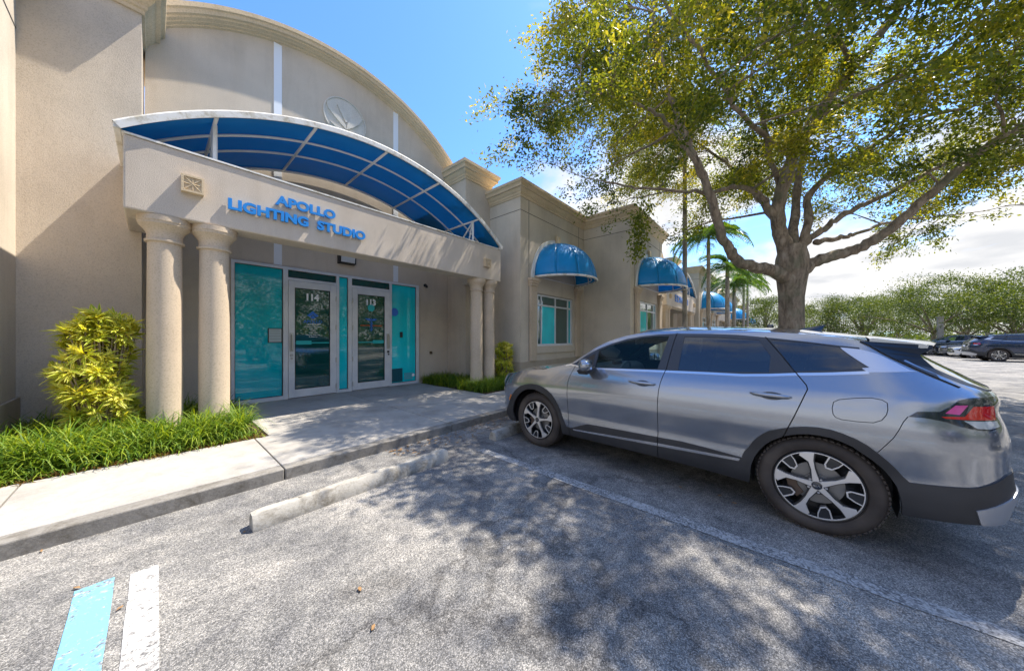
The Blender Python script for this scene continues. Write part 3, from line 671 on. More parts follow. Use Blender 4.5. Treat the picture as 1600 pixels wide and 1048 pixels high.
# sign
sg = empty('building_sign', (1.72, 6.17, 3.6)); tag(sg, 'raised blue APOLLO LIGHTING STUDIO letters on the stucco beam over the entrance', 'sign')
word_letters('APOLLO', 1.285, 2.18, 3.645, 3.805, 6.165, .035, M_LETTER, sg, .045)
word_letters('LIGHTING', .72, 1.75, 3.395, 3.56, 6.165, .035, M_LETTER, sg, .045)
word_letters('STUDIO', 1.885, 2.72, 3.395, 3.56, 6.165, .035, M_LETTER, sg, .045)
sg2 = empty('building_sign', (PITCH + 2.6, 4.25, 3.6)); tag(sg2, 'small unreadable blue letters on the far entrance beam behind the first palm', 'sign')
word_letters('EDNA III', PITCH + 1.3, PITCH + 4.3, 3.42, 3.78, 4.255, .03, simple('pale_blue_letter', (0.10, 0.22, 0.55), 0.5), sg2)
# arched canopy
def canopy(ox, oy, label, near=True):
    cx = 3.175 + ox; hw = 3.47; rise = 1.27; z0 = 4.10; R = (hw * hw + rise * rise) / (2 * rise); zc = z0 + rise - R; th = math.asin(hw / R)
    ys = [6.16 + oy, 6.80 + oy, 7.45 + oy, 8.36 + oy]
    A = lambda t: (cx + R * math.sin(t), zc + R * math.cos(t))
    a = empty('arched_canopy', (cx, 6.2 + oy, z0)); tag(a, label, 'canopy', None)
    n = 56; m = MB(); rows = []
    for k in range(n + 1):
        t = -th + 2 * th * k / n; x, z = A(t); rows.append([(x, y, z) for y in (ys[0], ys[1], ys[2], ys[3])])
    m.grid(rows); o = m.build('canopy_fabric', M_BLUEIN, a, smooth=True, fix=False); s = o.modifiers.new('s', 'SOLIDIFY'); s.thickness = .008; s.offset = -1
    m = MB(); rows = []
    for k in range(n + 1):
        t = -th + 2 * th * k / n; x, z = A(t); nx, nz_ = math.sin(t), math.cos(t); y = ys[0]
        pr = [(-.03, -.045), (-.035, .035), (-.02, .055), (.10, .055), (.11, .035), (.02, -.03)]
        rows.append([(x + nx * u, y + v, z + nz_ * u) for v, u in pr] + [(x + nx * -.045, y - .03, z - nz_ * .045)])
    m.grid(rows); m.build('front_trim', M_TRIM, a, smooth=True, auto=40)
    for j, y in enumerate(ys[1:]):
        m = MB(); m.tube([(A(-th + 2 * th * k / n)[0], y - (.02 if j == 2 else 0), A(-th + 2 * th * k / n)[1] - .03) for k in range(n + 1)], .022 if j < 2 else .028, 8); m.build('arched_rib', M_WHITE, a, smooth=True)
    for fx in (-2.575, -1.30, 0.0, 1.30, 2.575):
        t = math.asin(fx / R); x, z = A(t)
        m = MB(); m.tube([(x, ys[0] + .02, z - .028), (x, ys[3], z - .028)], .024, 8); m.build('purlin', M_WHITE, a, smooth=True)
        if abs(fx) > 2:
            m = MB(); m.tube([(x, 6.40 + oy, 4.06), (x, 6.40 + oy, z - .04)], .03, 6); m.build('post', M_WHITE, a)
            m = MB(); m.tube([(x, 6.60 + oy, 4.06), (x, 6.42 + oy, z - .05)], .02, 6); m.tube([(x, 7.1 + oy, 4.06), (x, 6.42 + oy, z - .05)], .024, 6); m.build('brace', M_WHITE, a)
    for s in (-1, 1):
        m = MB(); x = cx + s * hw; m.box(x - .03, x + .03, ys[0] - .02, 7.5 + oy, z0 - .035, z0 + .04); m.build('side_rail', M_TRIM, a, bevel=.01)
canopy(0, 0, 'wide arched blue canopy with white trim over the nearest entrance')
canopy(PITCH, -1.92, 'arched blue canopy over the second entrance, seen edge on past the first palm trunk')
canopy(PITCH * 2, -1.92, 'arched blue canopy over the third entrance, far down the strip')
# planters
def soil(name, poly, z=.10):
    b = MB(); b.prism(poly, 2, -.05, z); o = b.build(name, M_SOIL); tag(o, kind='structure')
soil('planting_bed', [(-8, 5.46), (1.05, 5.46), (1.05, 8.39), (-.12, 8.39), (-.12, 7.49), (-1.17, 7.49), (-1.17, 6.15), (-8, 6.15)])
soil('planting_bed', [(5.32, 5.60), (11.6, 5.45), (11.6, 6.12), (7.45, 6.12), (7.45, 7.49), (6.42, 7.49), (6.42, 8.39), (5.32, 8.39)])
# ================================================================== CARS
def carpaint(name, col, metal=0.55):
    m, nt, b = newmat(name); co = objco(nt)
    fl = noise(nt, co, 900, 1)
    nt.links.new(ramp(nt, fl, [(0.35, tuple(c * .88 for c in col)), (0.65, tuple(min(1, c * 1.12) for c in col))]), b.inputs['Base Color'])
    b.inputs['Metallic'].default_value = metal; b.inputs['Roughness'].default_value = 0.19
    b.inputs['Coat Weight'].default_value = 1.0; b.inputs['Coat Roughness'].default_value = 0.03; b.inputs['Coat IOR'].default_value = 1.55
    # inner face of the sheet metal is dark trim
    geo = nt.nodes.new('ShaderNodeNewGeometry'); d = nt.nodes.new('ShaderNodeBsdfDiffuse'); d.inputs[0].default_value = (.03, .03, .032, 1)
    ms = nt.nodes.new('ShaderNodeMixShader'); nt.links.new(geo.outputs['Backfacing'], ms.inputs[0]); nt.links.new(b.outputs[0], ms.inputs[1]); nt.links.new(d.outputs[0], ms.inputs[2])
    nt.links.new(ms.outputs[0], nt.nodes['Material Output'].inputs[0]); return m
P_GREY = carpaint('steel_grey_paint', (0.31, 0.335, 0.38), 0.75)
def dark_trim():
    m, nt, b = newmat('charcoal_cladding'); co = objco(nt)
    n = noise(nt, co, 400, 2); big = noise(nt, co, 2.5, 3)
    nt.links.new(ramp(nt, big, [(0.35, (.026, .026, .028)), (0.65, (.042, .041, .043))]), b.inputs['Base Color'])
    b.inputs['Roughness'].default_value = 0.55; bump(nt, b, n, 0.15, .001); return m
P_CLAD = dark_trim()
P_GLOSSB = simple('gloss_black_trim', (0.012, 0.018, 0.03), 0.12, 0, 1.0)
P_FIN = simple('dark_fin_plastic', (0.010, 0.022, 0.045), 0.45, 0, 0.0, .3)
P_SATIN = simple('satin_pillar_trim', (0.035, 0.042, 0.055), 0.38)
P_CHROME = simple('satin_chrome', (0.72, 0.73, 0.76), 0.22, 1.0)
P_SILVER = simple('silver_plastic', (0.50, 0.51, 0.54), 0.35, 0.6)
def privglass(name, col, trans, rough=0.02):
    m, nt, b = newmat(name)
    b.inputs['Base Color'].default_value = c4(col); b.inputs['Roughness'].default_value = rough; b.inputs['Specular IOR Level'].default_value = 0.7
    b.inputs['Coat Weight'].default_value = 1.0; b.inputs['Coat Roughness'].default_value = 0.01
    t = nt.nodes.new('ShaderNodeBsdfTransparent'); t.inputs[0].default_value = (.78, .92, .93, 1)
    ms = nt.nodes.new('ShaderNodeMixShader'); ms.inputs[0].default_value = trans
    lw = nt.nodes.new('ShaderNodeLayerWeight'); lw.inputs[0].default_value = 0.35
    mm = nt.nodes.new('ShaderNodeMath'); mm.operation = 'MULTIPLY_ADD'; mm.inputs[1].default_value = -trans; mm.inputs[2].default_value = trans
    nt.links.new(lw.outputs['Fresnel'], mm.inputs[0]); nt.links.new(mm.outputs[0], ms.inputs[0])
    nt.links.new(b.outputs[0], ms.inputs[1]); nt.links.new(t.outputs[0], ms.inputs[2]); nt.links.new(ms.outputs[0], nt.nodes['Material Output'].inputs[0]); return m
P_PRIV = privglass('privacy_glass', (0.010, 0.014, 0.022), 0.10)
P_CLEAR = privglass('tinted_clear_glass', (0.006, 0.05, 0.06), 0.88)
P_RED = simple('red_lamp_lens', (0.55, 0.012, 0.01), 0.12, 0, 1.0)
P_PINK = simple('pink_lamp_reflector', (0.62, 0.06, 0.26), 0.25, 0, 1.0)
P_CLLENS = simple('clear_lamp_lens', (0.55, 0.58, 0.62), 0.12, 0.4, 1.0)
P_AMBER = simple('amber_reflector', (0.60, 0.17, 0.01), 0.2, 0, 1.0)
def rubber():
    m, nt, b = newmat('tyre_rubber'); co = objco(nt)
    n = noise(nt, co, 5, 4); nt.links.new(ramp(nt, n, [(0.35, (.042, .033, .028)), (0.7, (.085, .068, .056))]), b.inputs['Base Color'])
    b.inputs['Roughness'].default_value = 0.72; return m
P_RUB = rubber()
P_MACH = simple('machined_rim_face', (0.80, 0.77, 0.74), 0.34, 0.65)
P_RIMB = simple('dark_rim_paint', (0.028, 0.03, 0.034), 0.35, 0.3, 0.5)
P_DISC = simple('brake_disc', (0.30, 0.29, 0.28), 0.5, 0.6)
P_CALI = simple('rusty_caliper', (0.17, 0.12, 0.09), 0.6, 0.5)
P_INT = simple('grey_interior', (0.13, 0.14, 0.145), 0.7)
P_SEAT = simple('seat_fabric', (0.32, 0.36, 0.38), 0.85)
P_LINER = simple('pale_headliner', (0.34, 0.35, 0.35), 0.9)
def garnish():
    m, nt, b = newmat('patterned_silver'); co = objco(nt, (26, 26, 60))
    v = nt.nodes.new('ShaderNodeTexVoronoi'); v.inputs['Scale'].default_value = 1.0; nt.links.new(co, v.inputs['Vector'])
    b.inputs['Base Color'].default_value = (.62, .64, .70, 1); b.inputs['Metallic'].default_value = .7; b.inputs['Roughness'].default_value = .35
    bump(nt, b, v.outputs['Distance'], .2, .002); return m
P_GARN = garnish()

_Z=np.array([0,.2,.3,.36,.45,.55,.65,.75,.85,.92,1.0,1.08,1.16,1.25,1.35,1.45,1.52,1.58,1.62,1.8])
_W=np.array([.06,.04,.0,-.012,-.015,-.008,-.022,-.034,-.036,-.03,-.012,.012,.045,.08,.122,.168,.21,.27,.35,.5])
_zz=np.linspace(0,1.8,361)
_ww=np.interp(_zz,_Z,_W)
_k=np.ones(13)/13
_ww=np.convolve(np.pad(_ww,6,mode='edge'),_k,'valid')
def Wf(z): return np.interp(z,_zz,_ww)
def smooth_tab(xs,ys,n=9):
    g=np.linspace(xs[0],xs[-1],241); v=np.interp(g,xs,ys)
    v=np.convolve(np.pad(v,n//2,mode='edge'),np.ones(n)/n,'valid')
    return lambda q: np.interp(q,g,v)
SR=smooth_tab([0,.2,.31,.5,.6,.69,.8,.9,1.0,1.08,1.14,1.25,1.39,1.5,1.7],[.78,.82,.91,.95,.935,.93,.935,.92,.89,.90,.87,.74,.60,.5,.45])
SF=smooth_tab([0,.2,.3,.45,.6,.75,.85,.93,1.0,1.1,1.3,1.7],[.70,.76,.84,.9,.9,.89,.86,.80,.72,.66,.6,.5])
HW=.93;LP=.9;AF=2.76;NE=4.0
def plan(a,z):
    """(a,z)->(s,w)"""
    a=np.asarray(a,float);z=np.asarray(z,float)
    w0=Wf(z);B=HW-w0
    T=np.where(a<0,-a/LP,np.where(a>AF,(a-AF)/LP,0.))
    L=np.where(a<0,SR(z),SF(z))
    c1=np.minimum(T,1.);c2=np.where(T>1,2-T,1.)
    r=(c1**NE+np.maximum(c2,0)**NE)**(-1/NE)
    ds=L*c1*r; w=HW-B*c2*r
    s=np.where(a<0,-ds,np.where(a>AF,AF+ds,a))
    return s,w
# boundary of the left body side, in (a, z): a runs along the body and round both corners
ARCH_F = [(3.205, .27), (3.215, .42), (3.174, .553), (3.11, .635), (3.046, .695), (2.965, .745), (2.88, .776), (2.785, .785), (2.692, .768), (2.60, .738), (2.522, .692), (2.47, .638), (2.433, .58), (2.395, .52), (2.367, .456), (2.345, .38), (2.337, .262)]
ARCH_R = [(.415, .253), (.405, .35), (.399, .414), (.378, .485), (.347, .548), (.312, .603), (.268, .652), (.225, .684), (.174, .716), (.11, .742), (.047, .756), (-.01, .759), (-.068, .754), (-.125, .737), (-.175, .714), (-.23, .670), (-.275, .633), (-.315, .588), (-.345, .537), (-.368, .49), (-.385, .439), (-.402, .37), (-.413, .302)]
TOP = [(-1.8, 1.125), (-1.35, 1.13), (-1.05, 1.145), (-.90, 1.185), (-.80, 1.235), (-.70, 1.30), (-.62, 1.365), (-.56, 1.42), (-.50, 1.452),
       (-.25, 1.492), (0., 1.515), (.25, 1.54), (.55, 1.562), (.93, 1.572), (1.2, 1.563), (1.404, 1.545), (1.574, 1.515), (1.70, 1.476), (1.789, 1.443), (1.938, 1.365), (2.07, 1.273), (2.228, 1.162), (2.386, 1.125),
       (2.632, 1.062), (2.909, 1.034), (3.15, 1.005), (3.377, .964), (3.7, .935), (4.56, .915)]
SILL = [(2.328, .261), (1.7, .268), (1.156, .28), (.8, .270)]
BOT_R = [(-.415, .296), (-.62, .315), (-.854, .325), (-1.10, .322), (-1.8, .33)]
BOT_F = [(4.56, .24), (3.6, .235), (3.35, .255)]
BOUND = TOP + BOT_F + ARCH_F + SILL + ARCH_R + BOT_R[1:]
CLOSED = {}
def arcpts(c, r, a0, a1, n):
    return [(c[0] + r * math.cos(math.radians(a0 + (a1 - a0) * i / n)), c[1] + r * math.sin(math.radians(a0 + (a1 - a0) * i / n))) for i in range(n + 1)]
BELT = [(2.30, 1.142), (2.227, 1.160), (2.12, 1.145), (1.948, 1.130), (1.55, 1.143), (1.1, 1.158), (.76, 1.168), (.467, 1.173), (.29, 1.188), (.122, 1.208), (-.10, 1.228), (-.322, 1.251)]
DLO = [(2.171, 1.174), (2.026, 1.278), (1.882, 1.360), (1.741, 1.420), (1.56, 1.478), (1.386, 1.510), (1.22, 1.527), (1.047, 1.535), (.75, 1.530), (.518, 1.518), (.25, 1.487), (-.023, 1.449), (-.20, 1.432), (-.36, 1.42)]
GARN = [(-.205, 1.418), (-.36, 1.405), (-.47, 1.375), (-.545, 1.320), (-.60, 1.268), (-.653, 1.262), (-.322, 1.242), (-.30, 1.262)]
FGL = [(1.885, 1.140), (1.876, 1.335), (1.773, 1.386), (1.655, 1.426), (1.555, 1.458), (1.382, 1.493), (1.215, 1.508), (1.112, 1.508), (1.179, 1.170), (1.5, 1.152)]
QLT = [(2.10, 1.150), (1.925, 1.142), (1.915, 1.30), (2.02, 1.245)]
RGL = [(.966, 1.502), (.65, 1.495), (.364, 1.474), (.28, 1.335), (.288, 1.200), (.6, 1.182), (.987, 1.170), (.978, 1.30)]
QWN = [(.285, 1.476), (.05, 1.452), (-.195, 1.421), (-.347, 1.276), (-.1, 1.245), (.125, 1.222)]
TAIL = [(-.439, .967), (-.485, 1.004), (-.597, 1.015), (-.65, 1.05), (-.709, 1.091), (-.80, 1.108), (-.983, 1.114), (-1.8, 1.115), (-1.8, 1.07), (-1.12, 1.05), (-1.06, .99), (-1.042, .929), (-.90, .914), (-.788, .916), (-.691, .930), (-.616, .955), (-.52, .968)]
TPINK = [(-.623, 1.007), (-.681, 1.060), (-.761, 1.063), (-.705, 1.003)]
TRED = [(-.736, .994), (-.80, 1.056), (-1.02, 1.060), (-1.03, .975), (-.62, .975), (-.60, .985), (-.70, .992)]
TCLR = [(-.72, .968), (-1.035, .968), (-1.035, .935), (-.90, .922), (-.79, .926)]
HEADL = [(3.30, .968), (3.38, .952), (3.75, .915), (4.15, .885), (4.15, .83), (3.75, .80), (3.52, .70), (3.47, .64), (3.44, .66), (3.45, .78), (3.36, .90)]
HL_IN = [(3.47, .92), (3.75, .895), (4.05, .87), (4.05, .845), (3.75, .825), (3.55, .78), (3.50, .85)]
GRILL = [(4.16, .88), (4.56, .885), (4.56, .50), (3.95, .48), (3.80, .56), (3.9, .70)]
MARK = [(3.262, .655), (3.318, .572), (3.295, .555), (3.24, .632)]
FUEL = [(-.117, 1.037), (-.20, 1.058), (-.275, 1.069), (-.325, 1.062), (-.35, 1.044), (-.352, 1.00), (-.342, .965), (-.315, .925), (-.275, .902), (-.20, .896), (-.124, .897), (-.095, .908), (-.083, .93), (-.08, .97), (-.088, 1.015)]
CL_F = [(3.6, .20), (3.55, .30), (3.40, .42), (3.325, .505)] + [(3.268, .595), (3.213, .659), (3.145, .725), (3.065, .783), (3.0, .815), (2.924, .838), (2.84, .853), (2.766, .857), (2.69, .849), (2.621, .832), (2.55, .80), (2.485, .759), (2.436, .703), (2.394, .641), (2.362, .58), (2.337, .515), (2.30, .44), (2.262, .372), (2.186, .366), (2.186, .20)]
CL_S = [(2.188, .20), (2.188, .366), (2.08, .413), (1.965, .457), (1.85, .463), (1.5, .473), (1.157, .481), (.931, .488), (.70, .477), (.461, .459), (.461, .20)]
CL_R = [(.461, .20), (.461, .476), (.445, .52), (.42, .555), (.39, .612), (.354, .662), (.318, .70), (.281, .731), (.24, .75), (.2, .768), (.13, .793), (.06, .810), (-.005, .817), (-.068, .814), (-.13, .797), (-.194, .771), (-.247, .737), (-.295, .693), (-.335, .65), (-.371, .605), (-.402, .556), (-.425, .530), (-.55, .540), (-.71, .553), (-.769, .562), (-.92, .60), (-1.053, .635), (-1.8, .64), (-1.8, .20)]
STRIP = [(2.165, .362), (1.157, .423), (.475, .449), (.485, .427), (1.157, .394), (2.15, .347)]
SKID = [(-.749, .417), (-.95, .47), (-1.152, .518), (-1.8, .52), (-1.8, .30), (-1.10, .30), (-.865, .30), (-.80, .34)]
GAP_A = [(2.157, 1.14), (2.185, 1.075), (2.203, 1.031), (2.224, .97), (2.234, .90), (2.237, .771), (2.236, .585), (2.222, .365), (2.215, .20)]
GAP_M = [(1.042, 1.545), (1.07, 1.36), (1.095, 1.171), (1.118, 1.106), (1.135, 1.04), (1.147, .96), (1.152, .85), (1.157, .431), (1.159, .20)]
GAP_R = [(.322, 1.50), (.21, 1.345), (.121, 1.211), (.085, 1.16), (.058, 1.12), (.052, 1.09), (.063, 1.06), (.13, .87), (.20, .688)]
GAP_B = [(-.439, .967), (-.412, .931), (-.36, .82), (-.29, .70)]
def off_strip(pl, h=.0035):
    P = np.array(pl); n = len(P); N = np.zeros_like(P)
    for i in range(n):
        d = P[min(i + 1, n - 1)] - P[max(i - 1, 0)]; d /= np.linalg.norm(d); N[i] = (-d[1], d[0])
    return [tuple(p) for p in P + N * h] + [tuple(p) for p in (P - N * h)[::-1]]
def off_loop(pl, h):
    P = np.array(pl); c = P.mean(0); n = len(P); out = []
    for i in range(n):
        d = P[(i + 1) % n] - P[i - 1]; d /= np.linalg.norm(d); nn = np.array((-d[1], d[0]))
        if np.dot(nn, P[i] - c) < 0: nn = -nn
        out.append(tuple(P[i] + nn * h))
    return out
BSTRIP = BELT + [(a, z - .020) for a, z in BELT[::-1]]
DLOP = DLO + [(-.36, 1.255)] + [(a, z - .001) for a, z in BELT[::-1][:-1]]
REG = [('hole', off_strip(GAP_A)), ('hole', off_strip(GAP_M)), ('hole', off_strip(GAP_R, .004)), ('seam', off_strip(GAP_B, .0025)),
       ('marker', MARK), ('tclear', TCLR), ('tpink', TPINK), ('tred', TRED), ('tail', TAIL), ('hlens', HL_IN), ('head', HEADL), ('grille', GRILL),
       ('fglass', FGL), ('qlight', QLT), ('rglass', RGL), ('qglass', QWN), ('garnish', GARN), ('beltstrip', BSTRIP), ('pillar', DLOP),
       ('skid', SKID), ('sillstrip', STRIP), ('clad', CL_F), ('clad', CL_S), ('clad', CL_R), ('fuel', off_loop(FUEL, -.003)), ('seam', off_loop(FUEL, .002))]
def inpoly(px_, py_, poly):
    P = np.array(poly); n = len(P); ins = np.zeros(len(px_), bool); j = n - 1
    for i in range(n):
        xi, yi = P[i]; xj, yj = P[j]
        c = ((yi > py_) != (yj > py_)); xx = (xj - xi) * (py_ - yi) / ((yj - yi) if yj != yi else 1e-12) + xi
        ins ^= c & (px_ < xx); j = i
    return ins
def dens(pl, closed=True, h=.06):
    out = []; n = len(pl)
    for i in range(n if closed else n - 1):
        a = pl[i]; b = pl[(i + 1) % n]; L = math.hypot(b[0] - a[0], b[1] - a[1]); k = max(1, int(L / h))
        out += [(a[0] + (b[0] - a[0]) * t / k, a[1] + (b[1] - a[1]) * t / k) for t in range(k)]
    if not closed: out.append(pl[-1])
    return out
def side_mesh():
    pts = []; edges = []
    def chain(pl):
        q = dens(pl); k = len(pts); pts.extend(q); edges.extend([(k + i, k + (i + 1) % len(q)) for i in range(len(q))])
    chain(BOUND)
    for _, p in REG: chain(p)
    ga, gz = np.meshgrid(np.arange(-1.79, 4.56, .032), np.arange(.22, 1.60, .028)); ga = ga.ravel() + np.random.uniform(-.002, .002, ga.size); gz = gz.ravel() + np.random.uniform(-.002, .002, gz.size)
    ins = inpoly(ga, gz, BOUND); pts.extend(zip(ga[ins].tolist(), gz[ins].tolist()))
    r = delaunay_2d_cdt([Vector((p[0], p[1])) for p in pts], edges, [], 0, 1e-5, False)
    V = np.array([(v.x, v.y) for v in r[0]]); Fc = np.array([tuple(f) for f in r[2] if len(f) == 3])
    cen = V[Fc].mean(1); ok = inpoly(cen[:, 0], cen[:, 1], BOUND); Fc = Fc[ok]; cen = cen[ok]
    lab = np.array(['body'] * len(Fc), dtype=object); done = np.zeros(len(Fc), bool)
    for nm, p in REG:
        m = inpoly(cen[:, 0], cen[:, 1], p) & ~done; lab[m] = nm; done |= m
    # paint panels, split at the door gaps
    def gx(g, z): q = np.array(sorted([(p[1], p[0]) for p in g])); return np.interp(z, q[:, 0], q[:, 1])
    body = lab == 'body'; a, z = cen[:, 0], cen[:, 1]
    under = z < np.interp(a, [p[0] for p in BELT[::-1]], [p[1] for p in BELT[::-1]])
    gA, gM, gR, gB = gx(GAP_A, z), gx(GAP_M, z), gx(GAP_R, z), gx(GAP_B, z)
    for m, nm in ((body & under & (a < gA) & (a > gM), 'front_door'), (body & under & (a < gM) & (a > gR), 'rear_door'), (body & under & (a > gA) & (a < 3.33), 'front_fender'),
                  (body & (a >= 3.33), 'front_bumper'), (body & (z < .972) & (a < np.maximum(gB, -.439 + 0 * z)) & (a < gB), 'rear_bumper')): lab[m] = nm
    lab[(lab == 'body')] = 'body_side'
    return V, Fc, lab
def surfP(V):
    s, w = plan(V[:, 0], V[:, 1]); return np.stack([w - .93, s - 1.38, V[:, 1]], 1)
def surfN(V):
    e = 1e-3; pa = surfP(V + [e, 0]) - surfP(V - [e, 0]); pz = surfP(V + [0, e]) - surfP(V - [0, e]); n = np.cross(pa, pz); n /= np.linalg.norm(n, axis=1)[:, None] + 1e-12
    n[n[:, 0] > .999] *= -1; c = surfP(V); 
    flip = (n * (c - np.array([0, 0, .8]))).sum(1) < 0; n[flip] *= -1; return n
def panel(V, N, Fc, name, mat, parent, raise_=0.0, skirt=.014, mirror=False):
    used = np.unique(Fc); rm = -np.ones(len(V), int); rm[used] = np.arange(len(used)); F2 = rm[Fc]; P = surfP(V[used]) + N[used] * raise_; n = N[used]
    # outward winding
    a, b, c = P[F2[:, 0]], P[F2[:, 1]], P[F2[:, 2]]; fn = np.cross(b - a, c - a); sw = (fn * n[F2[:, 0]]).sum(1) < 0; F2[sw] = F2[sw][:, ::-1]
    ed = {}
    for f in F2:
        for i in range(3):
            e = (int(f[i]), int(f[(i + 1) % 3])); ed[e] = 1
    bd = [e for e in ed if (e[1], e[0]) not in ed]
    verts = P.tolist(); nrm = n.tolist(); faces = [tuple(int(x) for x in f) for f in F2]
    if skirt:
        m = {}; m2 = {}
        for e in bd:
            for k in e:
                if k not in m:
                    m[k] = len(verts); verts.append(P[k].tolist()); m2[k] = len(verts); verts.append((P[k] - n[k] * skirt).tolist())
        for e in bd: faces.append((m[e[1]], m[e[0]], m2[e[0]], m2[e[1]]))
    me = bpy.data.meshes.new(name); me.from_pydata(verts, [], faces); me.materials.append(mat)
    nf = len(F2); me.polygons.foreach_set('use_smooth', [True] * nf + [False] * (len(faces) - nf)); me.update()
    ln = []
    for p in me.polygons:
        if p.index < nf: ln += [nrm[v] for v in p.vertices]
        else: ln += [p.normal[:]] * p.loop_total
    me.normals_split_custom_set(ln)
    o = bpy.data.objects.new(name, me); COL.objects.link(o); o.parent = parent
    return o
def mirrorx(o, name=None):
    c = o.copy(); COL.objects.link(c); c.scale.x = -1; c.location.x = -o.location.x
    if o.parent: c.parent = o.parent
    return c
def make_wheel(parent, y, side, rot, name='wheel'):
    """wheel built about its hub; outer face towards -x for side=-1"""
    w = empty(name, (0, 0, 0)); w.parent = parent; cx = -.925; w.location = (cx * (-side), y, .358)
    if side == 1: w.rotation_euler = (0, 0, math.pi)
    w_loc = w.location.copy(); w.location = (0, 0, 0); pl = parent.location.copy()
    # build at origin (outer face at x=0, inboard +x)
    t = MB(); R = .366
    t.lathe([(.262, .03), (.27, .014), (.285, .006), (.31, .0), (.333, .006), (.350, .018), (.352, .022), (.362, .034), (R, .055), (R, .175), (.36, .20), (.33, .225), (.27, .215), (.262, .2)], ax=0, n=72, cap=False)
    for k in range(60):
        a = 2 * math.pi * k / 60; ca, sa = math.cos(a), math.sin(a)
    t.build('tyre', P_RUB, w, smooth=True, auto=32)
    tr = MB()
    for k in range(64):
        a = 2 * math.pi * k / 64; d = .030
        for (x0, x1, sk) in ((.024, .06, .02), (.07, .10, -.02), (.125, .155, .02), (.165, .205, -.02)):
            r0, r1 = (R - .004, R + .004) if x0 > .03 else (R - .010, R + .001)
            q = [(x0, a), (x1, a + sk), (x1, a + sk + d * 2), (x0, a + d * 2)]
            vs = [(x, r0 * math.cos(b_), r0 * math.sin(b_)) for x, b_ in q] + [(x, r1 * math.cos(b_), r1 * math.sin(b_)) for x, b_ in q]
            tr.add(vs, [(4, 5, 6, 7), (0, 1, 5, 4), (1, 2, 6, 5), (2, 3, 7, 6), (3, 0, 4, 7)])
    tag(tr.build('tread_blocks', P_RUB, w), kind='stuff')
    rb = MB(); rb.lathe([(.262, .03), (.258, .02), (.252, .022), (.247, .045), (.235, .06), (.232, .19), (.05, .195)], ax=0, n=64, cap=False); rb.build('rim_barrel', P_RIMB, w, smooth=True, auto=30)
    di = MB(); di.lathe([(.155, .085), (.155, .105), (.05, .105), (.05, .085)], ax=0, n=40); di.lathe([(.075, .06), (.075, .10)], ax=0, n=24); di.build('brake_disc', P_DISC, w, smooth=True, auto=30)
    ca_ = MB(); ca_.prism([(.12 * math.cos(a), .12 * math.sin(a)) for a in (-.9, -.45, 0)] + [(.185 * math.cos(a), .185 * math.sin(a)) for a in (0, -.45, -.9)], 0, .07, .12); ca_.build('brake_caliper', P_CALI, w, bevel=.004)
    def pol(r, deg): a = math.radians(deg); return (r * math.cos(a) * (-1), r * math.sin(a))   # seen from outside: +y is front
    fr = MB(); bk = MB()
    for k in range(5):
        A = rot + 72 * k
        spoke = [pol(.030, A - 40), pol(.050, A - 22), pol(.12, A - 5.2), pol(.185, A - 4), pol(.232, A - 6), pol(.246, A - 7), pol(.246, A + 2), pol(.246, A + 12), pol(.232, A + 16), pol(.178, A + 5.5), pol(.12, A + 5.2), pol(.050, A + 22), pol(.030, A + 40)]
        fr.prism(spoke, 0, .012, .030)
        fat = [pol(.02, A - 60), pol(.062, A - 26), pol(.12, A - 9), pol(.185, A - 6.5), pol(.247, A - 9), pol(.247, A + 15), pol(.18, A + 9), pol(.12, A + 9), pol(.062, A + 26), pol(.02, A + 60)]
        bk.prism(fat, 0, .0305, .060)
        B = A + 38
        tooth = [pol(.247, B - 11.5), pol(.205, B - 11), pol(.160, B - 6), pol(.152, B + 7), pol(.178, B + 11.5), pol(.247, B + 9)]
        bk.prism(tooth, 0, .022, .060)
        inn = [pol(.247, B - 10), pol(.210, B - 9), pol(.170, B - 4.5), pol(.163, B + 5.0), pol(.183, B + 8.5), pol(.247, B + 6.5)]
        n = len(tooth)
        for i in range(n - 1): fr.prism([tooth[i], tooth[i + 1], inn[i + 1], inn[i]], 0, .012, .0215)
    ringo = [pol(.250, a) for a in range(0, 360, 5)]; ringi = [pol(.243, a) for a in range(0, 360, 5)]
    for i in range(72): fr.prism([ringo[i], ringo[(i + 1) % 72], ringi[(i + 1) % 72], ringi[i]], 0, .014, .024)
    bk.lathe([(.070, .030), (.066, .026), (.02, .026), (.02, .06)], ax=0, n=32)
    bk.build('spoke_back', P_RIMB, w, bevel=.002); fr.build('spoke_face', P_MACH, w, bevel=.0015)
    cp = MB(); cp.lathe([(.031, .011), (.029, .006), (.012, .003), (.001, .003)], ax=0, n=28); cp.build('hub_cap', P_GLOSSB, w, smooth=True, auto=40)
    lg = MB()
    for s in ((-.017, -.006, -.011, .011), ): pass
    for (q0, q1) in (((-.020, -.008), (-.020, .008)), ((-.020, -.001), (-.009, .008)), ((-.016, .001), (-.008, -.008)), ((-.004, -.008), (-.004, .008)), ((.002, -.008), (.010, .008)), ((.010, .008), (.018, -.008))):
        lg.tube([(.0025, -q0[0], q0[1]), (.0025, -q1[0], q1[1])], .0017, 4)
    lg.build('hub_logo', P_CHROME, w)
    nu = MB()
    for k in range(5):
        p = pol(.052, rot + 36 + 72 * k); nu.lathe([(.009, .014), (.009, .03)], (0, 0, 0), 6, ax=0)
        for i in range(len(nu.v) - 12, len(nu.v)): nu.v[i] = (nu.v[i][0], nu.v[i][1] + p[0], nu.v[i][2] + p[1])
    nu.build('lug_nuts', P_CHROME, w)
    w.location = w_loc
    return w
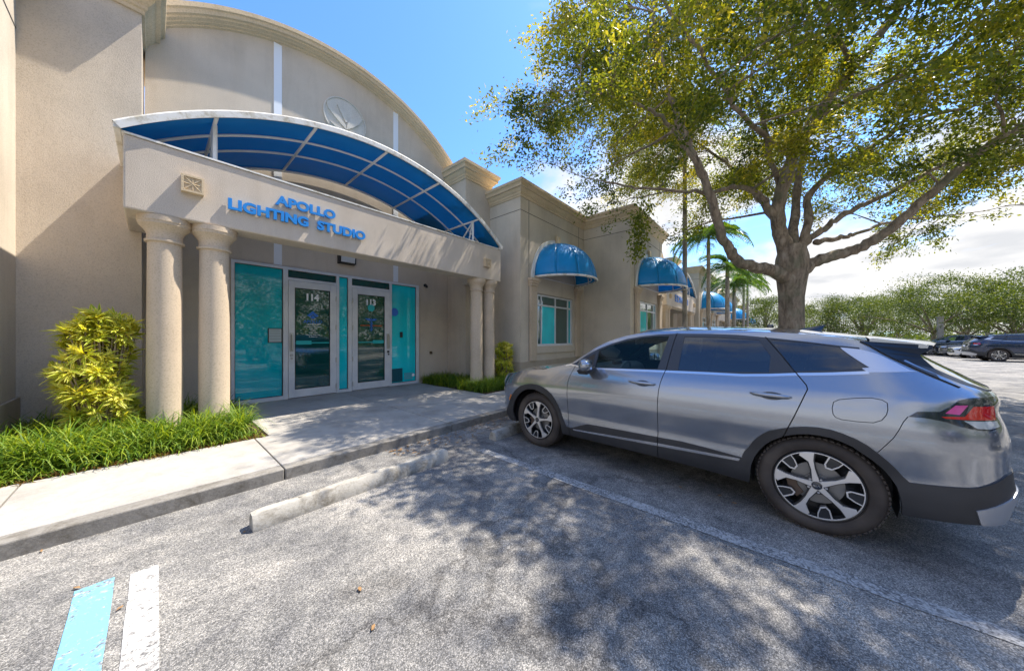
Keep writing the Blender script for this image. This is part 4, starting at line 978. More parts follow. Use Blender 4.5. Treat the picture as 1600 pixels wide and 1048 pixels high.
def build_car():
    car = empty('parked_car', (0, 0, 0))
    V, Fc, lab = side_mesh(); N = surfN(V)
    spec = [('body_side', 'quarter_panel', P_GREY, 0), ('front_door', 'front_door', P_GREY, 0), ('rear_door', 'rear_door', P_GREY, 0), ('front_fender', 'front_fender', P_GREY, 0),
            ('front_bumper', 'front_bumper', P_GREY, 0), ('rear_bumper', 'rear_bumper', P_GREY, 0), ('clad', 'wheel_arch_cladding', P_CLAD, .007), ('pillar', 'pillar_trim', P_SATIN, .0),
            ('beltstrip', 'belt_moulding', P_CHROME, .004), ('sillstrip', 'sill_moulding', P_CHROME, .011), ('garnish', 'quarter_garnish', P_GARN, .002), ('skid', 'skid_plate', P_SILVER, .014),
            ('fuel', 'fuel_flap', P_GREY, 0), ('rglass', 'rear_door_window', P_PRIV, -.004), ('qglass', 'quarter_window', P_PRIV, -.004), ('fglass', 'front_door_window', P_CLEAR, -.004), ('qlight', 'front_quarter_trim', P_GLOSSB, -.003),
            ('grille', 'grille', P_GLOSSB, -.004), ('marker', 'side_marker', P_AMBER, .009)]
    parts = {}
    for key, nm, mat, rz in spec:
        f = Fc[lab == key]
        if len(f): parts[key] = panel(V, N, f, nm, mat, car, rz)
    f = Fc[lab == 'seam']; sm = panel(V, N, f, 'panel_seam', P_SATIN, car, -.006, 0)
    tl = panel(V, N, Fc[lab == 'tail'], 'tail_light', P_GLOSSB, car, .003)
    for key, mat in (('tclear', P_CLLENS), ('tpink', P_PINK), ('tred', P_RED)):
        panel(V, N, Fc[lab == key], 'lamp_lens', mat, tl, .003)
    hl = panel(V, N, Fc[lab == 'head'], 'headlight', P_GLOSSB, car, .002)
    panel(V, N, Fc[lab == 'hlens'], 'lamp_lens', P_CLLENS, hl, .004)
    # inner dark shell behind gaps and arches
    # door handles
    for dk, (a0, a1, z) in (('front_door', (1.184, 1.458, 1.012)), ('rear_door', (.144, .407, 1.016))):
        m = MB(); n = 14; pts = []; rad = []
        for i in range(n + 1):
            t = i / n; a = a0 + (a1 - a0) * t; s, w = plan(np.array([a]), np.array([z])); bow = .030 * math.sin(math.pi * t) ** .45
            pts.append((float(w[0]) - .93 - .006 - bow, a - 1.38, z + .004 + .006 * t)); rad.append(.006 + .011 * math.sin(math.pi * t) ** .4)
        m.tube(pts, rad, 10); m.build('door_handle', P_GREY, parts[dk], smooth=True)
        m = MB(); am = (a0 + a1) / 2; q = []
        for i in range(17):
            t = 2 * math.pi * i / 16; a = am - .01 + .075 * math.cos(t); zz = z + .032 * math.sin(t); s, w = plan(np.array([a]), np.array([zz])); q.append((float(w[0]) - .93 - .002, a - 1.38, zz))
        m.add(q[:-1], [tuple(range(16))]); m.build('handle_recess', P_GLOSSB, parts[dk], fix=False)
    # mirror
    mi = empty('door_mirror', (0, 0, 0)); mi.parent = parts['front_door']
    m = MB(); rows = []
    cx, cy, cz = -1.075, 1.92 - 1.38, 1.175
    for i in range(9):
        ph = math.pi * i / 8; row = []
        for k in range(17):
            t = 2 * math.pi * k / 16; ex = .118 * abs(math.cos(t)) ** .7 * (1 if math.cos(t) > 0 else -1); ez = .072 * abs(math.sin(t)) ** .75 * (1 if math.sin(t) > 0 else -1)
            sc_ = math.sin(ph) ** .55 if i not in (0, 8) else 0.0
            row.append((cx + ex * sc_ * 1.0, cy + .075 * math.cos(ph) + .03 * (ex / .118), cz + ez * sc_))
        rows.append(row)
    m.grid(rows); m.build('mirror_housing', P_GREY, mi, smooth=True)
    m = MB(); m.lathe([(.072, 0), (.074, .012), (.060, .014)], (cx, cy - .064, cz), 4, ax=1, ph=math.pi / 4); m.build('mirror_glass', P_CHROME, mi)
    m = MB(); m.prism([(-1.10, 1.065), (-.90, 1.10), (-.90, 1.14), (-1.0, 1.145), (-1.15, 1.115)], 1, cy - .05, cy + .07); m.build('mirror_foot', P_CLAD, mi, bevel=.012)
    sidegrp = list(car.children)
    # ---- top skin (left half computed, both halves built)
    def E(a, z, inset=0.0):
        s, w = plan(np.array([a]), np.array([z])); return np.array([float(w[0]) - .93, float(s[0]) - 1.38, z])
    def half_rows(rows, name, mat, nt=14, frac=(0, 1), parent=car, drop=0.0, both=True, pw=2.2):
        """rows: list of (edge xyz, centre (y,z)); surface across the whole car"""
        g = []
        for e, (sc, zc) in rows:
            r = []
            ts = [frac[0] + (frac[1] - frac[0]) * k / nt for k in range(nt + 1)]
            full = ts + [2 - t for t in ts[::-1][1:]] if both and frac[1] == 1 else ts
            for t in full:
                tt = t if t <= 1 else 2 - t; f = 1 - (1 - tt) ** pw; x = e[0] * (1 - tt)
                r.append((x if t <= 1 else -x, e[1] + (sc - e[1]) * f, e[2] + (zc - e[2]) * f + drop))
            g.append(r)
        m = MB(); m.grid(g); o_ = m.build(name, mat, parent, smooth=True)
        if sum(p.normal.z * p.area for p in o_.data.polygons) < 0: o_.data.flip_normals()
        return o_
    def rowsat(al):
        out = []
        for a, sc, zc in al:
            z = float(np.interp(a, [p[0] for p in TOP], [p[1] for p in TOP])); out.append((E(a, z), (sc - 1.38, zc)))
        return out
    roofA = [(-.50, -.56, 1.484), (-.25, -.28, 1.518), (0, -.01, 1.560), (.25, .25, 1.590), (.55, .56, 1.612), (.93, .96, 1.626), (1.2, 1.26, 1.624), (1.404, 1.50, 1.598)]
    half_rows(rowsat(roofA), 'roof', P_GREY, 16)
    wsA = [(1.404, 1.50, 1.598), (1.574, 1.74, 1.510), (1.70, 1.90, 1.448), (1.789, 2.0, 1.405), (1.938, 2.16, 1.330), (2.07, 2.30, 1.262), (2.228, 2.47, 1.170), (2.36, 2.60, 1.10)]
    rw = rowsat(wsA)
    half_rows(rw, 'windshield_pillar', P_GREY, 4, (0, .07), both=False)
    pr = half_rows(rw, 'windshield', P_CLEAR, 12, (.07, 1))
    # right-hand pillar
    hoodA = [(2.40, 2.66, 1.088), (2.55, 2.78, 1.085), (2.70, 2.90, 1.075), (2.909, 3.08, 1.055), (3.10, 3.24, 1.03), (3.30, 3.38, .995), (3.42, 3.46, .965), (3.7, 3.54, .935), (4.1, 3.575, .92), (4.56, 3.59, .915)]
    half_rows(rowsat(hoodA), 'bonnet', P_GREY, 16, pw=2.6)
    cowl = rowsat([(2.30, 2.52, 1.135), (2.40, 2.66, 1.087)]); half_rows(cowl, 'cowl', P_CLAD, 10, drop=-.012)
    # tailgate glass
    tg = []
    for a, z, sc in ((-.50, 1.452, -.51), (-.56, 1.42, -.54), (-.62, 1.365, -.60), (-.70, 1.30, -.68), (-.80, 1.235, -.77), (-.90, 1.185, -.85), (-1.05, 1.145, -.91), (-1.35, 1.13, -.935), (-1.8, 1.125, -.94)):
        tg.append((E(a, z), (sc - 1.38, z + (.01 if z > 1.2 else 0))))
    half_rows(tg, 'rear_window', P_PRIV, 14, (.20, 1), pw=1.8); half_rows(tg, 'window_surround', P_FIN, 4, (0, .20), both=False, pw=1.8)
    # spoiler
    sp = MB()
    for dz, nm in ((0, 'a'), (-.034, 'b')):
        pass
    rows = []
    for a, dz in ((0.0, -.006), (.06, .001), (.5, .003), (.92, .0), (1.0, -.010), (.98, -.026), (.5, -.048), (.0, -.062)):
        r = []
        for k in range(25):
            t = -1 + 2 * k / 24; x = -t * .712; f = 1 - abs(t) ** 2.4
            y0 = -.285 - .0 * f; y1 = -.555 - .115 * f
            z0 = 1.490 + .026 * f; z1 = 1.445 + .026 * f
            r.append((x, y0 + (y1 - y0) * a - 1.38, z0 + (z1 - z0) * a + dz))
        rows.append(r)
    sp.grid(rows); nc = 25; sp.f += [tuple(i * nc for i in range(len(rows))), tuple(i * nc + 24 for i in range(len(rows)))[::-1]]; sp.mi += [0, 0]; sp.build('roof_spoiler', P_GREY, car, smooth=True, auto=50)
    for s in (-1, 1):
        f = MB(); fe = [(-.40, 1.468), (-.46, 1.435), (-.52, 1.385), (-.57, 1.345), (-.662, 1.282), (-.74, 1.23), (-.83, 1.172)]
        re_ = [(-.575, .245, 1.440), (-.570, .245, 1.415), (-.520, .242, 1.372), (-.535, .244, 1.345), (-.585, .25, 1.278), (-.635, .255, 1.222), (-.690, .262, 1.160)]
        vs = []
        for off in (-.016, .014):
            for (a_, z_), (ss, ww, zz) in zip(fe, re_):
                s_, w_ = plan(np.array([a_]), np.array([z_])); vs += [(s * (.93 - float(w_[0]) - off), float(s_[0]) - 1.38, z_), (s * (.93 - ww - off), ss - 1.38, zz)]
        n = len(fe); k2 = 2 * n
        fs = [(2 * i, 2 * i + 1, 2 * i + 3, 2 * i + 2) for i in range(n - 1)] + [(k2 + 2 * i, k2 + 2 * i + 2, k2 + 2 * i + 3, k2 + 2 * i + 1) for i in range(n - 1)]
        fs += [(2 * i + 1, k2 + 2 * i + 1, k2 + 2 * i + 3, 2 * i + 3) for i in range(n - 1)] + [(2 * i, 2 * i + 2, k2 + 2 * i + 2, k2 + 2 * i) for i in range(n - 1)] + [(0, k2, k2 + 1, 1), (k2 - 2, k2 - 1, 2 * k2 - 1, 2 * k2 - 2)]
        f.add(vs, fs)
        f.build('spoiler_fin', P_FIN, car, bevel=.003)
    # shark fin antenna
    f = MB(); rows = []
    for i in range(9):
        t = i / 8; y = .16 - t * .20 - 1.38; h = .008 + .062 * t ** 1.3; wd = .028 * (1 - .35 * t)
        zb = float(np.interp(y + 1.38, [-.5, 0, .55], [1.484, 1.560, 1.612])) - .006
        rows.append([(-wd, y, zb), (-wd * .45, y - .02 * t, zb + h * .7), (0, y - .035 * t, zb + h), (wd * .45, y - .02 * t, zb + h * .7), (wd, y, zb)])
    f.grid(rows); k = len(f.v); f.f.append((k - 1, k - 2, k - 3, k - 4, k - 5)); f.mi.append(0); f.build('roof_antenna', P_GLOSSB, car, smooth=True, auto=50)
    f = MB(); f.box(.28, .36, .33 - 1.38, .39 - 1.38, 1.57, 1.64); f.build('roof_block', P_GLOSSB, car, bevel=.015)  # stands for an unidentified small dark object; the car has no roof rails
    # plate, wiper, badges at the back
    f = MB(); f.box(-.16, .16, -.955 - 1.38, -.945 - 1.38, .82, .94); f.build('licence_plate', M_STICK_W, car)
    # dark inner tub, arches, underbody
    t = MB(); t.box(-.86, .86, .44 - 1.38, 2.30 - 1.38, .24, .62); t.box(-.68, .68, -.74 - 1.38, -.42 - 1.38, .36, .9); t.box(-.66, .66, -.42 - 1.38, .42 - 1.38, .30, .88); t.box(-.64, .64, 2.30 - 1.38, 3.22 - 1.38, .24, .92); t.box(-.80, .80, 3.22 - 1.38, 3.42 - 1.38, .26, .80)
    t.build('underbody', M_BLACK, car)
    for yy in (0.0, 2.76):
        for s in (-1, 1):
            w = MB(); rows = []
            for k in range(21):
                a = math.pi * (-.08 + 1.16 * k / 20); r = .415 if yy > 1 else .405
                rows.append([(s * x, yy - 1.38 + r * math.cos(a), .362 + r * math.sin(a)) for x in (.905, .66)])
            w.grid(rows); w.build('wheel_well', M_BLACK, car, smooth=True)
    # inner shells of doors (so the gaps read dark) and interior
    sh = V.copy(); f = Fc[(lab != 'fglass') & (lab != 'rglass') & (lab != 'qglass') & (lab != 'qlight')]
    lin = panel(sh, N, f, 'inner_panel', M_BLACK, car, -.016, 0)
    it = MB(); it.prism([(2.05 - 1.38, 1.12), (2.45 - 1.38, 1.10), (2.50 - 1.38, .8), (2.0 - 1.38, .75), (1.90 - 1.38, .95), (1.95 - 1.38, 1.08)], 0, -.78, .78); it.build('dashboard', P_INT, car, bevel=.03)
    it = MB(); it.box(-.12, .12, 1.0 - 1.38, 1.95 - 1.38, .55, .85); it.build('centre_console', P_INT, car, bevel=.02)
    it = MB(); it.box(-.10, .16, 2.03 - 1.38, 2.06 - 1.38, 1.06, 1.17); it.build('screen', P_GLOSSB, car, bevel=.006)
    st = MB(); ring = [(-.37 + .175 * math.cos(t_), 1.78 - 1.38 - .06 * math.sin(t_), 1.02 + .165 * math.sin(t_)) for t_ in [2 * math.pi * k / 28 for k in range(29)]]
    st.tube(ring, .014, 8, cap=False); st.tube([(-.53, 1.79 - 1.38, 1.01), (-.21, 1.79 - 1.38, 1.01)], .022, 8); st.tube([(-.37, 1.80 - 1.38, 1.0), (-.37, 2.0 - 1.38, .96)], .03, 8); st.build('steering_wheel', P_INT, car, smooth=True)
    for s in (-1, 1):
        for y0, nm in ((1.25, 'front_seat'), (.35, 'rear_seat')):
            q = MB(); x0 = s * .37
            q.prism([(y0 - .05 - 1.38, .62), (y0 + .48 - 1.38, .66), (y0 + .50 - 1.38, .78), (y0 - 1.38, .76)], 0, x0 - .25, x0 + .25)
            q.prism([(y0 + .06 - 1.38, .70), (y0 - .10 - 1.38, .70), (y0 - .30 - 1.38, 1.28), (y0 - .20 - 1.38, 1.32), (y0 - .12 - 1.38, 1.2)], 0, x0 - .24, x0 + .24)
            q.prism([(y0 - .22 - 1.38, 1.30), (y0 - .31 - 1.38, 1.30), (y0 - .34 - 1.38, 1.45), (y0 - .26 - 1.38, 1.46)], 0, x0 - .12, x0 + .12)
            q.build(nm, P_SEAT, car, bevel=.04)
    it = MB(); it.lathe([(.001, 1.44), (.03, 1.445), (.03, 1.47), (.001, 1.475)], (-.0, 1.72 - 1.38, 0), 12); it.box(-.12, .12, 1.70 - 1.38, 1.72 - 1.38, 1.40, 1.47); it.build('rear_view_mirror', P_INT, car)
    hd = rowsat([(-.3, -.3, 1.50), (.55, .56, 1.60), (1.2, 1.22, 1.60)]); half_rows(hd, 'headliner', P_LINER, 8, drop=-.03)
    # mirror the sides
    for o in sidegrp + [lin, sm]:
        if o.name.startswith('panel_seam'): continue
        c = mirrorx(o)
        for ch in o.children:
            d = ch.copy(); COL.objects.link(d); d.parent = c
            for g in ch.children:
                e_ = g.copy(); COL.objects.link(e_); e_.parent = d
    pil = [o for o in car.children if o.name.startswith('windshield_pillar')][0]; mirrorx(pil); mirrorx([o for o in car.children if o.name.startswith('window_surround')][0])
    make_wheel(car, 0 - 1.38, -1, 100); make_wheel(car, 2.76 - 1.38, -1, 82)
    make_wheel(car, 0 - 1.38, 1, 20); make_wheel(car, 2.76 - 1.38, 1, 50)
    return car
car = build_car()
tag(car, 'steel grey SUV parked nose in to the kerb in the foreground, silver rear pillar garnish', 'car', 'parked cars')
th = math.radians(2.86)
R0x, R0y = 3.318, -.209
e_ = (math.sin(th), math.cos(th)); n_ = (math.cos(th), -math.sin(th))
car.location = (R0x + n_[0] * .93 + e_[0] * 1.38, R0y + n_[1] * .93 + e_[1] * 1.38, 0.005); car.rotation_euler = (0, 0, -th)
# ---- other parked cars: copies with their own paint
def paint_copy(src, name, paint, loc, rz, label, sc=(1, 1, 1)):
    c = copy_tree(src); c.name = name; c.location = loc; c.rotation_euler = (0, 0, rz); c.scale = sc
    def rec(o):
        if o.type == 'MESH':
            for i, s in enumerate(o.material_slots):
                if s.material == P_GREY: s.link = 'OBJECT'; s.material = paint
        for ch in o.children: rec(ch)
    rec(c); tag(c, label, 'car', 'parked cars'); return c
# ================================================================== TREES
F3 = Vector((FX, FY, 0)); R3 = Vector((FY, -FX, 0))
def at(u, v, dep):
    """a place along the line of sight at the given distance, used to set branch joints"""
    t = (u - 800) / 485.0; p = F3 * dep + R3 * (t * dep); return Vector((p.x, p.y, 1.5 + (527 - v) / 485.0 * dep))
def smoothpath(P, n=5):
    out = []
    for i in range(len(P) - 1):
        p0 = P[max(i - 1, 0)]; p1 = P[i]; p2 = P[i + 1]; p3 = P[min(i + 2, len(P) - 1)]
        for k in range(n):
            t = k / n; out.append(0.5 * ((2 * p1) + (p2 - p0) * t + (2 * p0 - 5 * p1 + 4 * p2 - p3) * t * t + (3 * p1 - p0 - 3 * p2 + p3) * t ** 3))
    out.append(P[-1]); return out
random.seed(11); np.random.seed(11)
T0 = at(1237, 527, 8.5); TX, TY = T0.x, T0.y
oak = empty('oak_tree', (TX, TY, 0)); tag(oak, 'big spreading oak with forked trunk and sparse yellow-green crown behind the grey car', 'tree')
def limb(pts, r0, r1, name='limb', jit=.03):
    P = smoothpath([at(*p) if not isinstance(p, Vector) else p for p in pts], 6)
    P = [p + Vector((random.uniform(-jit, jit), random.uniform(-jit, jit), random.uniform(-jit, jit))) * (0 if i in (0,) else 1) for i, p in enumerate(P)]
    n = len(P); r0 *= .88; R = [(r0 + (r1 - r0) * (i / (n - 1)) ** .8) * random.uniform(.94, 1.07) for i in range(n)]
    m = MB(); m.tube(P, R, 12); m.build(name, M_BARK, oak, smooth=True); return list(zip(P, R))
m = MB(); rows = []
tr = [(0.0, .42), (.15, .34), (.5, .285), (1.2, .262), (2.0, .262), (2.6, .275), (3.05, .31), (3.4, .36), (3.7, .34), (4.0, .27)]
for z, r in tr:
    row = []
    for k in range(29):
        a = 2 * math.pi * k / 28; rr = r * (1 + .07 * math.sin(3 * a + z * 1.3) + .05 * math.sin(5 * a - z) + .03 * math.sin(9 * a + z * 3))
        row.append((TX + .06 * math.sin(z * .9) + rr * math.cos(a), TY + rr * math.sin(a), z))
    rows.append(row)
m.grid(rows); m.build('trunk', M_BARK, oak, smooth=True)
Vz = lambda dz: Vector((TX, TY, dz))
SK = []
L = {}
L['a'] = limb([Vz(3.0), (1205, 421, 8.45), (1180, 418, 8.3), (1150, 403, 8.1), (1128, 370, 7.9), (1110, 310, 7.7), (1095, 265, 7.6), (1072, 215, 7.5), (1050, 160, 7.5), (1035, 90, 7.6), (1020, 20, 7.8)], .20, .035)
L['b'] = limb([Vz(3.05), (1270, 411, 8.4), (1310, 398, 8.2), (1350, 385, 8.0), (1400, 350, 7.7), (1470, 290, 7.3), (1540, 232, 6.9), (1600, 197, 6.6), (1700, 140, 6.3), (1820, 60, 6.0)], .19, .05)
L['c'] = limb([Vz(3.3), (1222, 372, 8.5), (1216, 330, 8.4), (1232, 262, 8.2), (1268, 192, 8.1), (1320, 122, 7.9), (1385, 42, 7.8), (1430, -30, 7.8), (1480, -120, 7.8)], .24, .06)
L['d'] = limb([(1256, 212, 8.15), (1297, 172, 8.0), (1370, 135, 7.6), (1446, 104, 7.3), (1524, 52, 7.0), (1620, 0, 6.8)], .085, .025)
L['e'] = limb([Vz(3.5), (1262, 352, 8.6), (1268, 300, 8.8), (1345, 240, 8.6), (1433, 188, 8.3), (1520, 168, 8.1)], .15, .03)
L['f'] = limb([Vz(3.4), (1262, 376, 8.5), (1288, 358, 8.5), (1320, 335, 8.3), (1395, 298, 8.0), (1482, 254, 7.8), (1580, 215, 7.6)], .13, .03)
L['g'] = limb([(1275, 378, 8.5), (1310, 372, 8.8), (1340, 364, 9.1), (1400, 345, 9.6), (1470, 338, 10.4)], .09, .02)
L['h'] = limb([(1214, 345, 8.4), (1190, 308, 8.3), (1150, 292, 8.1), (1108, 300, 7.9), (1059, 298, 7.7), (995, 294, 7.5), (950, 284, 7.3)], .09, .02)
L['i'] = limb([(1220, 300, 8.4), (1203, 240, 8.5), (1187, 169, 8.7), (1166, 132, 8.9), (1130, 130, 9.1), (1080, 150, 9.3)], .085, .02)
L['j'] = limb([(1170, 139, 8.9), (1183, 71, 9.1), (1190, 10, 9.3)], .04, .015)
L['k'] = limb([(1100, 280, 7.65), (1050, 200, 7.2), (1000, 165, 6.9), (950, 150, 6.7), (900, 140, 6.6)], .06, .015)
L['l'] = limb([Vz(3.7), (1245, 300, 9.2), (1262, 200, 9.9), (1270, 100, 10.6), (1265, 0, 11.2)], .15, .03)
L['m'] = limb([Vz(3.6), (1200, 330, 9.6), (1150, 270, 10.6), (1100, 230, 11.4), (1040, 200, 12.0)], .12, .02)
L['n'] = limb([(1330, 110, 7.9), (1300, 40, 6.8), (1240, -60, 5.9)], .07, .02)
L['o'] = limb([(1240, 250, 8.2), (1160, 180, 7.0), (1080, 60, 6.2), (1000, -40, 5.8)], .08, .02)
skp = np.array([tuple(p) for l in L.values() for p, r in l[3:]]); skr = np.array([r for l in L.values() for p, r in l[3:]])
def visible_ok(c):
    """crown volume: a flattened dome with a hollow underneath; cut along the sun slant to steer its shadow, and kept clear of the buildings"""
    x, y, z = c; dx, dy = x - TX, y - TY; r = math.hypot(dx, dy)
    if r > 7.9: return False
    top = 13.6 - 3.6 * (r / 7.6) ** 2.2; low = 5.0 + .9 * max(0, 1 - r / 4.2) + .25 * math.sin(dx * 1.3) * math.cos(dy * 1.1) + .08 * dy + (.35 if dx < -3 else 0)
    if z > top or z < low: return False
    if x < 1.35 + .535 * z: return False  # crown shape cut along the sun slant so the left ground stays sunlit
    if dy < -4.5 and z < 8 and dx < 2: return False
    if y + .15 * (z - 5) > 6.35: return False  # crown trimmed so its shadow stays off the facade
    if y > 5.0 and z < 7.2: return False
    if x > 11.0 and y > 3.3 and z < 7.0: return False
    if dx < -3 and dy > 2 and z < 5.6: return False
    return True
pads = []
tries = 0
while len(pads) < 245 and tries < 20000:
    tries += 1; a = random.uniform(0, 2 * math.pi); r = 7.8 * math.sqrt(random.random()); z = random.uniform(4.5, 13.6)
    c = (TX + r * math.cos(a), TY + r * math.sin(a), z)
    if not visible_ok(c): continue
    if c[0] - .535 * z < 3.1 and c[1] + .15 * z < 3.9 and random.random() < .62: continue  # thins pads whose cast shadow would darken the near bay
    if r < 4.5 and z < 7.2 and random.random() < .4: continue
    if any((c[0] - p[0]) ** 2 + (c[1] - p[1]) ** 2 + (c[2] - p[2]) ** 2 < .85 ** 2 for p in pads): continue
    pads.append(c)
br = MB(); tw = MB(); cens = []; dirs = []; rnd = []
secp = []; 
for c in pads:
    C = Vector(c); d = np.linalg.norm(skp - np.array(c), axis=1) + .35 * np.maximum(0, skp[:, 2] - c[2]); j = int(d.argmin()); S = Vector(skp[j]); D = (C - S).length
    if D > 3.4: continue
    mid = S.lerp(C, .5) + Vector((random.uniform(-.3, .3), random.uniform(-.3, .3), random.uniform(0.0, .35))) * min(1, D * .4)
    P = smoothpath([S, S.lerp(mid, .6) + Vector((random.uniform(-.1, .1),) * 3), mid, C], 4); r0 = min(.05, skr[j] * .6, .014 + D * .010)
    br.tube(P, [r0 + (.007 - r0) * i / (len(P) - 1) for i in range(len(P))], 6)
    base_tone = random.uniform(.15, .75)
    nodes = P[len(P) // 2:]
    for q in range(random.randint(10, 15)):
        o = Vector((random.gauss(0, .58), random.gauss(0, .58), random.gauss(.02, .30))); e = C + o
        if not visible_ok((e.x, e.y, e.z)) and random.random() < .8: continue
        s = random.choice(nodes); k = s.lerp(e, .5) + Vector((random.uniform(-.1, .1), random.uniform(-.1, .1), random.uniform(0, .15)))
        tw.tube([s, k, e], [.007, .005, .002], 3, cap=False)
        dd = (e - k).normalized(); n = random.randint(75, 125)
        t = np.random.rand(n, 1) ** .7; ax = np.array(k) + (np.array(e) + np.array(dd) * .15 - np.array(k)) * t
        cens.append(ax + np.random.normal(size=(n, 3)) * np.array([.135, .135, .10])); dirs.append(np.repeat(np.array([tuple(dd)]), n, 0) * .6)
        rnd.append(np.clip(base_tone + random.uniform(-.18, .18) + np.random.normal(size=n) * .16, 0, 1))
tag(br.build('branches', M_BARK, oak, smooth=True), kind='stuff'); tag(tw.build('twigs', M_BARK, oak, fix=False), kind='stuff')
# one lone hanging spray at the left of the crown
hang = MB(); P = [at(1010, 320, 7.4), at(1000, 345, 7.3), at(998, 370, 7.3), at(995, 398, 7.3)]; hang.tube(P, [.006, .005, .004, .002], 4); hang.build('hanging_twig', M_BARK, oak)
for p in smoothpath(P, 8):
    n = 26; cens.append(np.array(tuple(p)) + np.random.normal(size=(n, 3)) * .11); dirs.append(np.repeat(np.array([[0, 0, -.5]]), n, 0)); rnd.append(np.clip(np.random.normal(.35, .15, n), 0, 1))
cens = np.concatenate(cens); dirs = np.concatenate(dirs); rnd = np.concatenate(rnd)
print('oak leaves', len(cens))
o = leafcards('crown', cens, .098, .046, M_OAKLEAF, rnd, oak, .35, dirs); tag(o, kind='stuff')
# tree island kerb and turf
b = MB(); ring = [(TX + 2.3 * math.cos(t) * 1.0, TY + 1.15 * math.sin(t)) for t in [2 * math.pi * k / 40 for k in range(40)]]; b.prism(ring, 2, 0, .13); o = b.build('island_kerb', M_KERB, bevel=.02); tag(o, kind='structure')
b = MB(); b.prism([(TX + (x - TX) * .93, TY + (y - TY) * .87) for x, y in ring], 2, .1, .15); o = b.build('island_turf', M_TURF); tag(o, kind='structure')
# ---- generic background tree meshes (three kinds)
def far_tree_meshes(seed, h, w, trunk_h, n_cl, per, leaf, droop=0.0):
    random.seed(seed); np.random.seed(seed); e = empty('shade_tree', (0, 0, 0)); m = MB()
    lean = random.uniform(-.15, .15)
    P = [Vector((0, 0, 0)), Vector((lean * .3, 0, trunk_h * .5)), Vector((lean, 0, trunk_h))]
    m.tube(smoothpath(P, 4), [.26 - .012 * i for i in range(9)], 10)
    cl = []
    for i in range(n_cl):
        a = random.uniform(0, 6.283); f = random.random() ** .5; r = w / 2 * f; zt = h - (h - trunk_h) * .55 * f ** 2.4; zl = trunk_h * (.95 + .1 * random.random()) + .5 * (1 - f)
        z = random.uniform(zl, zt) if random.random() < .4 else zt - random.random() ** 2 * (zt - zl) * .5
        cl.append((r * math.cos(a), r * math.sin(a), z))
    for i in range(9):
        c = Vector(random.choice(cl)); k = Vector((lean, 0, trunk_h * random.uniform(.8, 1.0))); mid = k.lerp(c, .45) + Vector((0, 0, .4)); q = smoothpath([k, mid, c], 5)
        m.tube(q, [.13 - (.11 * j / (len(q) - 1)) for j in range(len(q))], 6)
    m.build('trunk', M_BARK, e, smooth=True)
    cs = []; rn = []
    for c in cl:
        n = int(per * random.uniform(.6, 1.4)); s = random.uniform(.35, .85)
        cs.append(np.array(c) + np.random.normal(size=(n, 3)) * [s, s, s * .55]); rn.append(np.clip(random.uniform(.2, .7) + np.random.normal(size=n) * .17, 0, 1))
    leafcards('crown', np.concatenate(cs), leaf, leaf * .5, M_FARLEAF, np.concatenate(rn), e, .5)
    return e
protoA = far_tree_meshes(21, 8.4, 12.0, 2.4, 115, 190, .18)
protoB = far_tree_meshes(22, 6.6, 8.0, 1.8, 70, 200, .17)
protoC = far_tree_meshes(23, 7.8, 9.0, 2.1, 90, 190, .18)
TR = [  # u, depth, prototype, scale, rz, label
 (1195, 36, protoB, .92, .5, 'olive green tree directly behind the left side of the oak trunk'),
 (1296, 40, protoC, .84, 1.2, 'bushy tree just right of the oak trunk, above the car antenna'),
 (1352, 37, protoB, .95, 2.2, 'low dull green tree between the antenna and the large pale tree'),
 (1402, 42, protoC, .86, 3.1, 'middle tree partly hidden behind the widest background tree'),
 (1458, 29, protoA, .84, .2, 'widest background tree with a grey trunk above the rear spoiler'),
 (1508, 38, protoB, 1.02, 4.0, 'tree with a thick dark trunk right behind the widest tree'),
 (1590, 27, protoC, .92, 1.9, 'tree at the right edge with a bare forked trunk above the navy car'),
 (1672, 33, protoA, .9, 2.9, 'tree beyond the right edge of the picture'),
 (1245, 52, protoB, 1.0, 1.4, 'far low tree hidden mostly by the oak trunk'),
]
used = set()
for u, d, pr, s, rz, lab in TR:
    o = pr if id(pr) not in used else copy_tree(pr); used.add(id(pr)); p = at(u, 527, d)
    o.location = (p.x, p.y, 0); o.scale = (s, s, s); o.rotation_euler = (0, 0, rz); tag(o, lab, 'tree', 'shade trees round the parking lot')
for i, (x, y, s) in enumerate([(-6, -15, 1.1), (3.5, -17, .95), (12, -16, 1.1), (22, -18, 1.0), (-14, -13, 1.1)]):
    o = copy_tree(protoA if i % 2 else protoC); o.location = (x, y, 0); o.scale = (s, s, s); o.rotation_euler = (0, 0, i * 1.7)
    tag(o, ['reflected tree in the left door glass', 'reflected tree between the two doors', 'reflected tree in the right door glass', 'reflected tree at the far right of the right teal pane', 'reflected tree at the far left of the left teal pane'][i], 'tree', 'reflected trees')
